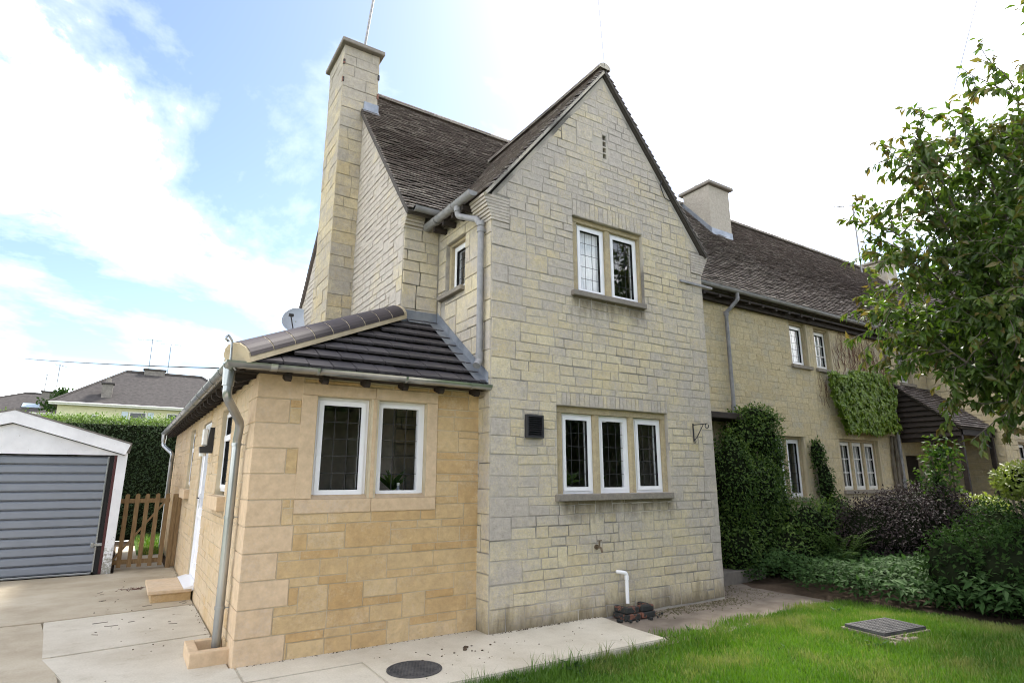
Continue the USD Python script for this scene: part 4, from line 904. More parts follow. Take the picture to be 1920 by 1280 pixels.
for py, xo in ((.66, 0), (10.25, 0)):
    d = xf('downpipe', ext)
    gx = A[0]-.035; wx = EX-.085; y0 = .18 if py < 1 else 10.6
    put('outlet', tube([(gx, y0, GZ-.03), (gx, y0, GZ-.20)], np.array([.055, .050]), 14), M['galv'], d)
    put('pipe', tube(fillet([(gx, y0, GZ-.17), (gx, y0, GZ-.30), (wx, py-.10, GZ-.50), (wx, py, GZ-.68), (wx, py, .09 if py < 1 else .02)], .16, 9), .040, 14), M['galv'], d)
    for z in (1.90, 1.22, .42):
        put('pipe_clip', tube([(wx, py, z-.014), (wx, py, z+.014)], .046, 14).merge(bar((wx+.02, py-.02, z), (EX+.0, py-.02, z), .01, .01)), M['galv'], d)
# soakaway kerb at the pipe's foot and the door step
for lo, hi in (((-2.72, .42, -.05), (-2.385, .52, .115)), ((-2.72, .522, -.05), (-2.64, .93, .115)), ((-2.638, .86, -.05), (-2.41, .93, .115))):
    put('drain_kerb', box(lo, hi, ch=.006, c=(.7, .05, .5)), M['ashlar'], ext)
stp = thing('door_step', 'low slab stone step in front of the white side door', 'step', (-2.65, 4.1, 0))
put('tread', box((-2.93, 3.66, .10), (-2.425, 4.75, .145), ch=.006, c=(.6, .2, .5)), M['ashlar'], stp)
for a, b in ((3.69, 4.05), (4.056, 4.4), (4.406, 4.72)): put('riser_stone', box((-2.89, a, -.02), (-2.43, b, .099), ch=.004, c=(rng.random(), .1, .5)), M['ext_stone'], stp)
# satellite dish on the end wall
dish = thing('satellite_dish', 'grey satellite dish on the far corner of the end wall above the extension roof', 'satellite dish', (-.80, 6.9, 4.85))
mb = MB(); n, m = 22, 6; dn = unit(V(-.45, -1.0, .42)); da = unit(np.cross(dn, V(0, 0, 1))); db = np.cross(da, dn); ctr = V(-.72, 6.9, 4.83)
v = [ctr-dn*.07]+[ctr+dn*(.07*((i/m)**2)-.07)+(da*math.cos(2*PI*k/n)*.27+db*math.sin(2*PI*k/n)*.30)*i/m for i in range(1, m+1) for k in range(n)]
off = -dn*.006
for o in (V(0, 0, 0), off):
    mb.add([p+o for p in v], [(0, 1+k, 1+(k+1) % n) for k in range(n)]+[(1+i*n+k, 1+(i+1)*n+k, 1+(i+1)*n+(k+1) % n, 1+i*n+(k+1) % n) for i in range(m-1) for k in range(n)])
put('reflector', mb, M['dishgrey'], dish)
put('arm', tube([ctr-db*.28-dn*.02, ctr-db*.18+dn*.36], .012, 6), M['black'], dish)
put('receiver', box(ctr-db*.16+dn*.36-V(.05, .03, .03), ctr-db*.16+dn*.36+V(.05, .03, .03), ch=.008), M['black'], dish)
put('mount', tube([ctr-dn*.07, V(-.70, 6.98, 4.70), V(-.54, 6.98, 4.70)], .02, 7), M['galv'], dish)
# things seen on the sills inside
def potted(name, label, cat, p, r, h, mat, leaves=None, seed=1):
    t = thing(name, label, cat, p)
    put('pot', lathe([(r*.75, 0), (r, h), (r*1.08, h), (r*.9, h-.01), (r*.7, .01)], p, 14), mat, t)
    if leaves:
        rg = random.Random(seed); mb = MB()
        for k in range(leaves[0]):
            a = rg.uniform(0, 2*PI); e = rg.uniform(.5, 1.4); L = leaves[1]*rg.uniform(.5, 1); d_ = V(math.cos(a)*math.cos(e), math.sin(a)*math.cos(e), math.sin(e)); s_ = unit(np.cross(d_, V(0, 0, 1)))*leaves[2]
            o = V(*p)+V(0, 0, h); mid = o+d_*L*.6; tip = o+d_*L+V(math.cos(a), math.sin(a), -.4)*L*.25
            mb.add([o, mid+s_, tip, mid-s_], [(0, 1, 2, 3)], (rg.random(), rg.random()*.5, .5))
        put('leaves', mb, M['climber'], t)
potted('potted_plant', 'bushy green plant in a white pot behind the left light of the lower gable window', 'potted plant', (1.28, .30, 1.39), .065, .09, M['pot_white'], (60, .24, .022))
potted('potted_plant', 'small plant in a white pot behind the middle light of the lower gable window', 'potted plant', (1.85, .30, 1.39), .055, .13, M['pot_white'], (26, .12, .012), 3)
potted('potted_plant', 'spiky plant in a dark red pot behind the right light of the extension window', 'potted plant', (-.86, .66, 1.28), .10, .15, M['rust_black'], (18, .34, .012), 6)
t = thing('glass_bottle', 'small clear bottle with a white cap standing inside the extension window', 'bottle', (-.87, .47, 1.28))
put('body', lathe([(.03, 0), (.032, .14), (.014, .19), (.014, .22)], (-.87, .47, 1.28), 12), M['dishgrey'], t); put('cap', lathe([(.016, 0), (.016, .03), (0.001, .031)], (-.87, .47, 1.50), 12), M['pot_white'], t)
# ================================================================ the adjoining house, mirrored at the party wall
nb = thing('adjoining_house', 'right-hand half of the stone terrace with creeper on its wall and an open porch', 'house', (PARTY, 0, 0))
XE = 2*PARTY-MX; NX0 = 2*PARTY-GX; NX1 = 2*PARTY
nwin = [sbox(9.30, 3.93, 9.93, 4.86), sbox(9.83, 1.30, 11.49, 2.40), sbox(13.05, 3.93, 13.75, 4.86)]
ndoor = sbox(12.75, -.1, 13.65, 2.1)
put('front_wall', prism(MF, sbox(PARTY+.002, -.1, NX0-.001, 5.36).difference(unary_union(nwin+[ndoor])), -.3, 0), M['row_mortar'], nb)
put('back_wall', prism(Frame((0, 7.05, 0), (-1, 0, 0)), sbox(-XE, -.1, -PARTY-.002, 5.3), -.28, -.001), M['row_mortar'], nb)
put('end_wall', prism(Frame((XE, 0, 0), (0, 1, 0)), Polygon([(MY, -.1), (7.05, -.1), (7.05, zr(7.05)), (RY, zr(RY)), (MY, zr(MY))]), -.3, 0), M['row_mortar'], nb)
wing_front = Polygon([(NX0, -.1), (NX1, -.1), (NX1, 4.98), ((NX0+NX1)/2, AP), (NX0, 4.98)])
put('front_wall', prism(FR, wing_front.difference(sbox(15.4, 1.39, 17.3, 2.44)), -.3, 0), M['row_mortar'], nb)
NS = Frame((NX0, 0, 0), (0, -1, 0))
put('side_wall', prism(NS, sbox(-MY-.002, -.1, -.301, 5.0), -.28, 0), M['row_mortar'], nb)
put('upper_floor', box((PARTY+.02, MY+.302, 2.62), (XE-.31, 6.76, 2.85)), M['room'], nb)
put('room_wall', box((PARTY+.02, 4.4, -.1), (XE-.31, 4.5, 2.615)), M['room'], nb)
rng = random.Random(51); ns = []
na = sbox(PARTY+.0, -.02, NX0-.012, 5.3).difference(unary_union([w.buffer(.06, join_style=2) for w in nwin]+[ndoor.buffer(.05, join_style=2)]))
ns += lay(MF, na, lambda k, r: r.choice([.12, .13, .14]), (.18, .46), rng, grey=rgrey, jumpers=.04, proud=(.003, .006), joint=.007)
ns += lay(FR, wing_front.difference(sbox(15.34, 1.33, 17.36, 2.5)).intersection(sbox(0, -.02, 99, 9)), lambda k, r: r.choice([.13, .16, .19]), (.2, .46), rng, grey=rgrey, jumpers=.06)
ns += lay(NS, sbox(-MY, -.02, -.016, 5.0), lambda k, r: r.choice([.13, .16, .19]), (.2, .46), rng, grey=rgrey, jumpers=.06)
place_stones(nb, ns, M['row_stone'], limit=300)
dressed(nb, MF, 9.30, 9.93, 3.93, 4.86, [(9.36, 9.87)], cols=2, rows=3, bars='bar', wm='oldwhite')
dressed(nb, MF, 9.83, 11.49, 1.30, 2.40, [(9.90, 10.36), (10.44, 10.88), (10.96, 11.42)], cols=2, rows=3, bars='bar', wm='oldwhite')
dressed(nb, MF, 13.05, 13.75, 3.93, 4.86, [(13.12, 13.68)], cols=2, rows=3, bars='bar', wm='oldwhite')
dressed(nb, FR, 15.4, 17.3, 1.39, 2.44, [(15.46, 16.0), (16.08, 16.62), (16.7, 17.24)], cols=2, rows=3, bars='bar', wm='oldwhite')
for s0, s1 in ((9.36, 9.87), (10.44, 10.88), (10.96, 11.42)):  # the upper curtain is added, standing in for sky reflected in its pane
    z0, z1 = (3.94, 4.8) if s0 < 9.5 else (1.31, 2.34)
    mb = MB(); n = 20; v = []
    for i in range(n+1):
        s = s0+(s1-s0)*i/n; d_ = .018*math.sin(i*1.9); v += [MF(s, z0, -.24+d_), MF(s, z1, -.24+d_)]
    mb.add(v, [(2*i, 2*i+2, 2*i+3, 2*i+1) for i in range(n)]); put('net_curtain', mb, M['curtain'], nb)
put('window_lintel', prism(MF, sbox(9.78, 2.405, 11.54, 2.60), -.005, .014), M['row_stone'], nb)
put('door', box((12.77, MY+.12, 0), (13.63, MY+.17, 2.08)), M['timber_dark'], nb)
n_area = sbox(PARTY, 0, XE+.055, LEN-.02)
C3 = dict(x0=18.55, x1=19.28, y0=3.75, y1=4.60, top=9.08)
c3h = sbox(C3['x0'], (C3['y0']-EV)*K, C3['x1'], LEN+1); XC = (NX0+NX1)/2
put('roof_deck', prism(MRF, n_area, -.075, -.012), M['deck'], nb)
put('roof_deck', prism(Frame((0, 7.25, RZ-SL*(7.25-RY)), (-1, 0, 0), (0, -1, SL)), sbox(-XE-.05, 0, -PARTY, (7.25-RY)*K), -.075, .02), M['old_tile'], nb)
nt = tiles(MRF, n_area.difference(unary_union([c3h, wing_cut(XC)])), .090, .168, rt_, thick=.017, vary=.020, tone=old_tone, gap=.005)
NL = Frame((XC-WE, 0, 4.97), (0, -1, 0), (1, 0, WS)); NR = Frame((XC+WE, 0, 4.97), (0, 1, 0), (-1, 0, WS))
put('roof_deck', prism(NL, wl_area.intersection(sbox(-9, 0, .03, WLEN)), -.06, -.012), M['deck'], nb)
put('roof_deck', prism(NR, wr_area.intersection(sbox(-.03, 0, 9, WLEN)), -.06, .0), M['old_tile'], nb)
nt += tiles(NL, wl_area, .090, .168, rt_, thick=.017, vary=.020, tone=old_tone, gap=.005)
place_stones(nb, nt, M['row_tile'], name='roof_tile', rest='roof_tiling')
ridge_tiles(nb, (PARTY+.005, RY, RZ+.02), (XE+.05, RY, RZ+.02), .12, .45, M['old_tile'], mortar=M['mortar'])
ridge_tiles(nb, (XC, -.06, WRZ+.01), (XC, ytop, WRZ+.01), .11, .4, M['old_tile'], mortar=M['mortar'])
c3 = xf('chimney', nb)
put('chimney_stack', box((C3['x0'], C3['y0'], 7.5), (C3['x1'], C3['y1'], C3['top']), ch=.01, c=(.4, .5, .5)), M['chimney_stone'], c3)
put('cap_slab', box((C3['x0']-.09, C3['y0']-.1, C3['top']+.001), (C3['x1']+.09, C3['y1']+.1, C3['top']+.09), ch=.014, c=(.2, .7, .5)), M['old_sill'], c3)
put('flue_pot', lathe([(.16, 0), (.14, .16), (.16, .18), (.16, .22), (.1, .22), (.1, .0)], (18.75, 4.2, C3['top']+.09)), M['rust_black'], c3)
zf3 = RZ-SL*(RY-C3['y0'])
put('chimney_flashing', box((C3['x0']-.02, C3['y0']-.025, zf3-.03), (C3['x1']+.02, C3['y0']-.012, zf3+.2), ch=.002), M['lead'], nb)
put('gutter', gut(.062, [(PARTY+.004, EV-.035, EVZ+.03), (NX0-.05, EV-.035, EVZ+.02)]), M['iron'], nb)
put('gutter', gut(.062, [(XC-WE-.04, 1.5, 5.0), (XC-WE-.04, -.05, 4.985)]), M['iron'], nb)
put('soffit', box((PARTY+.001, EV+.03, EVZ-.13), (NX0-.01, MY-.016, EVZ-.09)), M['timber_dark'], nb)
put('eave_plate', box((PARTY+.001, MY-.10, EVZ-.22), (NX0-.01, MY-.018, EVZ-.131)), M['timber_dark'], nb)
d = xf('downpipe', nb)
put('pipe', tube(fillet([(12.62, EV-.035, EVZ), (12.62, EV-.03, EVZ-.16), (12.36, MY-.07, EVZ-.45), (12.36, MY-.07, .0)], .06), .04, 10), M['iron'], d)
for z in (4.62, 3.0, 1.5): put('collar', tube([(12.36, MY-.07, z-.04), (12.36, MY-.07, z+.04)], .052, 10), M['iron'], d)
# open porch: lean-to roof, boarded end, post and brace
pr = xf('porch', nb, 'open timber porch with boarded end and tiled lean-to roof')
py0, pz0, pz1 = .10, 2.70, 3.85; psl = (pz1-pz0)/(MY-py0)
PF = Frame((0, py0, pz0), (1, 0, 0), (0, 1, psl)); PL = (MY-py0)*math.hypot(1, psl)
put('roof_deck', prism(PF, sbox(12.55, 0, NX0-.02, PL), -.05, -.01), M['deck'], pr)
ptm = MB()
for a, mb in tiles(PF, sbox(12.52, 0, NX0-.02, PL-.02), .10, .16, rt_, thick=.016, vary=.016, tone=old_tone, gap=.005): ptm.merge(mb)
put('roof_tiling', ptm, M['row_tile'], pr, kind='stuff')
z = 2.50; k = 0
while z < 3.78:
    z1 = min(z+.125, 3.80); yl = lambda q: max(py0+.10, MY-(pz1-.06-q)/psl) if False else py0+.06+max(0, (q-(pz0-.02))/psl)
    put('board', MB().add([(12.58-.02, MY-.02, z), (12.58-.02, yl(z), z), (12.60, yl(z1), z1), (12.60, MY-.02, z1), (12.61, MY-.02, z), (12.61, yl(z), z), (12.63, yl(z1), z1), (12.63, MY-.02, z1)], [(0, 1, 2, 3), (7, 6, 5, 4), (0, 4, 5, 1), (3, 2, 6, 7), (1, 5, 6, 2)]), M['timber_dark'], pr)
    z += .128; k += 1
for x in (12.60, 14.3): put('post', box((x, py0+.05, -.05), (x+.10, py0+.15, 2.66), ch=.008), M['timber_dark'], pr)
put('beam', box((12.60, py0+.05, 2.52), (NX0-.03, py0+.15, 2.665), ch=.006), M['timber_dark'], pr)
put('beam', box((12.61, py0+.152, 2.40), (12.69, MY-.02, 2.499), ch=.006), M['timber_dark'], pr)
put('brace', bar((12.65, py0+.75, 2.42), (12.65, py0+.14, 1.75), .07, .09, upv=(1, 0, 0)), M['timber_dark'], pr)

# ================================================================ garage on the left
gar = thing('garage', 'low white concrete garage with grey ribbed up-and-over door', 'garage', (-5.0, 6.9, 0))
GY = 6.9; GC = -5.0; GF = Frame((0, GY, 0), (1, 0, 0))
gp = Polygon([(-6.63, -.05), (-3.372, -.05), (-3.352, 1.98), (GC, 2.50), (-6.65, 1.98)])
door_op = sbox(-6.40, -.06, -3.50, 1.955)
put('front_wall', prism(GF, gp.difference(door_op), -.12, 0), M['white_render'], gar)
for x in (-6.64, -3.46): put('side_wall', box((x, GY+.121, -.05), (x+.10, GY+5.2, 2.0)), M['white_render'], gar)
put('back_wall', box((-6.53, GY+5.1, -.05), (-3.47, GY+5.2, 2.4)), M['white_render'], gar)
pitch = (2.655-2.150)/(GC+3.345)*-1
sl = .505/1.655
for sgn in (1, -1):
    e = 1.67 
    put('barge_board', prism(Frame((GC, GY-.005, 0), (sgn, 0, 0), N=(0, -1, 0)), Polygon([(0, 2.452), (e-.065, 2.452-sl*(e-.065)-.0), (e, 2.655-sl*e), (0, 2.655)]), .0, .06), M['white_render'], gar)
    put('barge_shadow_strip', prism(Frame((GC, GY-.004, 0), (sgn, 0, 0), N=(0, -1, 0)), Polygon([(0, 2.438), (e-.07, 2.438-sl*(e-.07)), (e-.07, 2.451-sl*(e-.07)), (0, 2.451)]), .0, .02), M['rubber'], gar)  # dark strip drawn as the shadow line under the board
    fr = Frame((GC, GY-.08, 2.67), (0, 1, 0), (sgn, 0, -sl)); 
    v = []
    put('roof_sheet', bar((GC, GY-.075, 2.672), (GC, GY+5.2, 2.672), .02, .02) if False else prism(Frame((GC, GY-.075, 2.666), (0, 1, 0), (sgn, 0, -sl), (sgn*sl, 0, 1)), sbox(0, 0.002, 5.3, (e+.015)*math.hypot(1, sl)), -.006, .016), M['far_stone'], gar)
dr = xf('door', gar)
npan = 13; zz = np.linspace(.03, 1.93, npan+1)
for a, b in zip(zz, zz[1:]):
    put('rib_panel', prism(Frame((-6.33, 0, 0), (0, 1, 0), (0, 0, 1), (1, 0, 0)), Polygon([(GY+.075, a+.002), (GY+.064, a+.007), (GY+.036, a+.030), (GY+.036, b-.030), (GY+.052, b-.012), (GY+.060, b-.004), (GY+.075, b-.002)]), 0, 2.69), M['garage_door'], dr)
put('edge_strip', box((-3.638, GY+.028, .03), (-3.615, GY+.07, 1.93), ch=.003), M['galv'], dr)
put('bottom_rail', box((-6.33, GY+.02, .0), (-3.64, GY+.07, .028), ch=.004), M['galv'], dr)
put('latch', box((-3.70, GY+.010, .445), (-3.53, GY+.027, .49), ch=.004), M['galv'], dr)
put('latch', box((-3.70, GY+.005, .43), (-3.655, GY+.030, .505), ch=.004), M['galv'], dr)
put('door_jamb', box((-3.612, GY+.015, -.0), (-3.545, GY+.11, 1.953)), M['rubber'], gar)
put('door_jamb', box((-3.543, GY+.01, -.0), (-3.502, GY+.11, 1.953)), plain('dark_red_paint', (.06, .012, .012), rough=.5), gar)
put('door_head', box((-6.39, GY+.02, 1.934), (-3.615, GY+.11, 1.953)), M['rubber'], gar)

# ================================================================ picket gate and fence post
gate = thing('picket_gate', 'brown timber picket gate with rounded pales between garage and extension', 'gate', (-2.95, 7.1, 0))
def pale(x, w, z0, z1, y, parent, name='pale'):
    n = 7; pts = [(x-w/2, z0), (x+w/2, z0), (x+w/2, z1-w/2)]+[(x+w/2*math.cos(t), z1-w/2+w/2*math.sin(t)) for t in np.linspace(0, PI, n)[1:-1]]+[(x-w/2, z1-w/2)]
    put(name, prism(Frame((0, y, 0), (1, 0, 0)), Polygon(pts), -.022, 0), M['timber'], parent)
for k, x in enumerate((-3.408, -3.265, -3.11, -2.96, -2.80, -2.645)):
    pale(x, .068, .05, 1.295-.004*(k % 2), 7.09, gate)
for z in (.10, 1.13): put('rail', box((-3.42, 7.113, z), (-2.60, 7.15, z+.075), ch=.004), M['timber'], gate)
put('brace', bar((-3.36, 7.133, .18), (-2.68, 7.133, 1.14), .03, .07, upv=(0, 1, 0)), M['timber'], gate)
pst = thing('fence_post', 'rough brown timber post with a pale nailed on, tight against the extension wall', 'post', (-2.49, 7.12, 0))
put('shaft', box((-2.555, 7.07, -.05), (-2.475, 7.16, 1.28), ch=.006), M['timber'], pst); pale(-2.445, .06, .02, 1.30, 7.06, pst)

# ================================================================ things fixed to the gable
br_ = thing('hanging_bracket', 'small black scrolled iron bracket for a hanging basket on the gable wall', 'bracket', (3.33, 0, 2.2))
put('back_bar', box((3.323, -.026, 2.07), (3.341, -.016, 2.325)), M['black'], br_)
put('arm', box((3.325, -.27, 2.300), (3.339, -.026, 2.312)), M['black'], br_)
put('scroll', tube([(3.332, -.26+.03*math.sin(t), 2.275+.03*math.cos(t)) for t in np.linspace(0, 5.2, 12)], .006, 6), M['black'], br_)
put('brace', tube(fillet([(3.332, -.022, 2.09), (3.332, -.08, 2.13), (3.332, -.20, 2.30)], .1), .006, 6), M['black'], br_)
put('scroll', tube([(3.332, -.035-.02*math.sin(t), 2.075+.02*math.cos(t)) for t in np.linspace(0, 5.2, 10)], .005, 6), M['black'], br_)
tap = thing('garden_tap', 'weathered brass garden tap on the gable wall below the window', 'tap', (1.48, -.02, .78))
put('wall_flange', tube([(1.48, -.012, .775), (1.48, -.028, .775)], .03, 12), M['brass'], tap)
put('body', tube(fillet([(1.48, -.02, .775), (1.48, -.10, .775), (1.48, -.12, .72)], .03), .013, 8), M['brass'], tap)
put('stem', tube([(1.48, -.07, .775), (1.48, -.075, .845)], .010, 8), M['brass'], tap); put('handle', box((1.445, -.083, .845), (1.515, -.068, .858), ch=.003), M['brass'], tap)
wp = thing('waste_pipe', 'white plastic waste pipe with an elbow running down into the brick gully', 'pipe', (1.85, -.1, 0))
put('pipe', tube(fillet([(1.80, -.01, .47), (1.80, -.085, .475), (1.87, -.10, .46), (1.87, -.10, .12)], .04, 7), .0215, 12), M['upvc'], wp)
put('elbow', tube([(1.87, -.10, .43), (1.87, -.10, .385)], .0265, 12), M['upvc'], wp)
gul = thing('brick_gully', 'low brick drain gully with flaking black paint under the white waste pipe', 'drain', (1.93, -.15, 0))
rg = random.Random(3)
for row in range(2):
    z = -.03+row*.068
    for (a, b) in (((1.70, -.26), (1.93, -.165)), ((1.94, -.26), (2.17, -.165))): 
        t = rg.uniform(0, .006); put('brick', box((a[0]+row*.02, a[1]-t+row*.02, z), (b[0]-row*.012, b[1]+row*.01, z+.064), ch=.008), M['rust_black'], gul)
    for x in (1.70, 2.075): put('brick', box((x+row*.02, -.160, z), (x+.095-row*.01, -.02, z+.064), ch=.008), M['rust_black'], gul)
put('grate', box((1.80, -.16, -.02), (2.07, -.02, .0)), M['cast'], gul)
for k in range(26):
    a = rg.uniform(0, PI); p = V(1.94+.33*math.cos(a)*rg.uniform(.9, 1.15), -.21-.13*abs(math.sin(a)), -.02); s_ = rg.uniform(.006, .018)
    put('brick_crumb', box(p-s_, p+V(s_*1.4, s_, s_), ch=s_*.4), M['rust_black'], gul) if k < 14 else None

# ================================================================ covers in the ground
mc = thing('manhole_cover', 'round dark iron inspection cover set in the concrete path', 'manhole cover', (-1.10, -.63, 0))
put('rim', lathe([(.235, .001), (.235, .006), (.215, .007), (.213, .002)], (-1.10, -.625, 0), 40), M['cast'], mc)
put('lid', lathe([(.211, .001), (.211, .005), (.001, .0055)], (-1.10, -.625, 0), 40), M['cast'], mc)
lug = MB()
for i in range(-6, 7):
    for j in range(-6, 7):
        x, y = i*.03+(.015 if j % 2 else 0), j*.03
        if math.hypot(x, y) < .195: box((-1.10+x-.008, -.625+y-.004, .0056), (-1.10+x+.008, -.625+y+.004, .0085), lug)
put('tread_studs', lug, M['cast'], mc, kind='stuff')
sc = thing('square_cover', 'square grey inspection cover on a crumbling plinth in the lawn', 'manhole cover', (3.66, -2.1, 0))
R2 = Frame((3.32, -2.29, 0), (unit((.60, -.08, 0))), (unit((.08, .60, 0))), (0, 0, 1))
put('plinth', prism(R2, sbox(-.03, -.03, .71, .47), -.12, .012), M['tarmac'], sc)
put('lid', prism(R2, sbox(.0, .0, .68, .44), .013, .045), M['cast'], sc)
sg = MB()
for i in range(14):
    for j in range(9): prism(R2, sbox(.03+i*.046, .02+j*.046, .055+i*.046, .045+j*.046), .045, .049, sg)
put('tread_studs', sg, M['cast'], sc, kind='stuff')
for k in range(34):
    p = R2(rg.uniform(-.12, .30), rg.uniform(-.16, -.02), rg.uniform(-.06, .0)); s_ = rg.uniform(.012, .045)
    put('rubble', box(p-s_*.8, p+V(s_*1.2, s_, s_*.6), ch=s_*.3), M['tarmac'], sc)

# ================================================================ aerials and wires
def aerial(label, x, y, z0, h, lean=(0, 0), els=6, r=.018, yaw=.4, grid=False, boom=.7, top=True, mat='galv'):
    t = thing('aerial', label, 'aerial', (x, y, z0))
    a = V(x, y, z0); b = a+V(lean[0], lean[1], h); put('mast', tube([a, b], r, 7), M[mat], t)
    if grid:
        c = a+(b-a)*grid; u = V(math.cos(yaw), math.sin(yaw), 0)
        mb = MB()
        for i in range(6): tube([c+u*(.02+.05*i)+V(0, 0, -.17), c+u*(.02+.05*i)+V(0, 0, .17)], .004, 4, mb)
        for j in range(5): tube([c+u*.02+V(0, 0, -.17+.085*j), c+u*.27+V(0, 0, -.17+.085*j)], .004, 4, mb)
        put('reflector_grid', mb, M['galv'], t)
    if top:
        u = V(math.cos(yaw), math.sin(yaw), 0); w = V(-u[1], u[0], 0); q = a+(b-a)*.97
        put('boom', tube([q-u*boom*.4, q+u*boom*.6], r*.6, 5), M[mat], t)
        mb = MB()
        for i in range(els): p = q+u*boom*(-.38+.95*i/(els-1)); tube([p-w*.22*(1-.05*i), p+w*.22*(1-.05*i)], r*.3, 4, mb)
        put('elements', mb, M[mat], t)
aerial('leaning aerial mast with a small grid reflector on the tall end chimney', -.50, 4.1, CH['top']+.05, 2.6, lean=(.28, .1), grid=.11, r=.026, els=6, yaw=.2, mat='iron')
aerial('tall thin aerial mast beside the far right chimney', 17.3, 4.0, 8.3, 2.75, els=7, yaw=2.4, r=.028, boom=1.1, mat='iron')
def wire(label, pts, r): 
    p = put('overhead_wire', tube(pts, r, 5), M['rubber'], label=label, cat='wire'); return p
def sag(a, b, s, n=16): a, b = V(*a), V(*b); return [a+(b-a)*t-V(0, 0, s*4*t*(1-t)) for t in np.linspace(0, 1, n+1)]
wire('black telephone wire crossing the sky over hedge and far roofs', sag((-12.6, 45, 9.45), (-1.453, 9.5, 4.092), .15), .014)
wire('thin service wire rising from the gable apex into the sky', sag((1.88, -.06, 7.50), (-4.17, -6.0, 9.6), .1), .0035)
wire('faint wire high in the white sky behind the tree', sag((19.25, 0, 17.49), (29.8, 6.0, 16.7), .2)+[V(40, 11.8, 15.8)], .010)

# ================================================================ far left: houses
def far_house(name, label, x0, x1, y0, y1, ez, rx0, rx1, ry, rz, wins, chims):
    t = thing(name, label, 'house', ((x0+x1)/2, y0, 0))
    put('wall', box((x0+.4, y0+.4, -.1), (x1-.4, y1-.4, ez)), M['cream'], t)
    v = [(x0, y0, ez), (x1, y0, ez), (x1, y1, ez), (x0, y1, ez), (rx0, ry, rz), (rx1, ry, rz)]
    put('roof', MB().add(v, [(0, 1, 5, 4), (1, 2, 5), (2, 3, 4, 5), (3, 0, 4), (3, 2, 1, 0)]), M['far_tile'], t)
    put('ridge', tube([v[4], v[5]], .12, 6), M['far_tile'], t)
    for i, j in ((0, 4), (1, 5)): put('hip', tube([v[i], v[j]], .09, 6), M['far_tile'], t)
    put('fascia', box((x0-.02, y0-.06, ez-.16), (x1+.02, y0-.01, ez-.01)), M['oldwhite'], t)
    put('gutter', box((x0-.04, y0-.16, ez-.07), (x1+.04, y0-.062, ez+.02), ch=.03), M['oldwhite'], t)
    for (a, b, c, d, dk) in wins:
        w = put('window', ring(Frame((0, y0+.4, 0), (1, 0, 0)), a, b, c, d, .07, -.02, .03), M['oldwhite'], t)
        put('pane', prism(Frame((0, y0+.4, 0), (1, 0, 0)), sbox(a+.07, c+.07, b-.07, d-.07), .002, .012), M['darkglass'], w)
    for (x, y, w, dd, za, zb, pot) in chims:
        c = put('chimney', box((x-w/2, y-dd/2, za), (x+w/2, y+dd/2, zb), ch=.02), M['far_stone'], t)
        put('cap', box((x-w/2-.08, y-dd/2-.08, zb+.001), (x+w/2+.08, y+dd/2+.08, zb+.12), ch=.02), M['far_tile'], c)
        if pot: put('pot', lathe([(.16, 0), (.13, .3), (.15, .32), (.1, .34)], (x, y, zb+.12), 10), M['far_stone'], c)
    return t
hA = far_house('cream_house', 'cream rendered house with big grey hipped roof beyond the hedge', -7.75, 4.4, 40, 48.2, 6.08, -4.08, .75, 44.1, 8.86,
    [(-3.55, -2.55, 4.6, 5.70, 1), (-5.55, -5.2, 5.1, 5.42, 1), (-1.4, -.3, 4.6, 5.7, 1)], [(-4.93, 40.95, .58, .5, 6.0, 7.45, True), (-2.35, 44.1, 1.3, .5, 8.4, 9.05, False)])
for a, b in ((-3.95, -3.6), (-2.5, -2.15)): put('shutter', prism(Frame((0, 40.4, 0), (1, 0, 0)), sbox(a, 4.6, b, 5.7), .002, .03), M['skylight'], hA)
hB = far_house('grey_roofed_house', 'distant house with grey roof, skylight and stone chimney at far left', -16.0, -7.2, 55, 63, 6.55, -11.2, -9.2, 58.5, 8.45, [], [(-9.35, 56.3, 1.0, .8, 6.4, 8.35, False)])
fr = Frame((0, 55, 6.55), (1, 0, 0), (0, 3.5, 1.9)); put('skylight', prism(fr, sbox(-11.0, 1.0, -9.75, 1.75), .01, .06), M['skylight'], hB)
aerial('left of the two aerials on the ridge of the cream house', -2.75, 44.1, 8.9, 2.5, els=6, yaw=2.9, r=.022, boom=1.6, mat='black')
aerial('right of the two aerials on the ridge of the cream house', -1.55, 44.1, 8.9, 2.3, els=6, yaw=3.0, r=.022, boom=1.6, mat='black')
aerial('left of the two aerials on the chimney of the distant grey house', -9.75, 56.3, 8.4, 1.5, els=5, yaw=2.9, r=.026, boom=1.4, mat='black')
aerial('right, taller of the two aerials on the distant grey house chimney', -9.0, 56.3, 8.4, 2.4, els=5, yaw=1.0, r=.026, boom=1.4, mat='black')
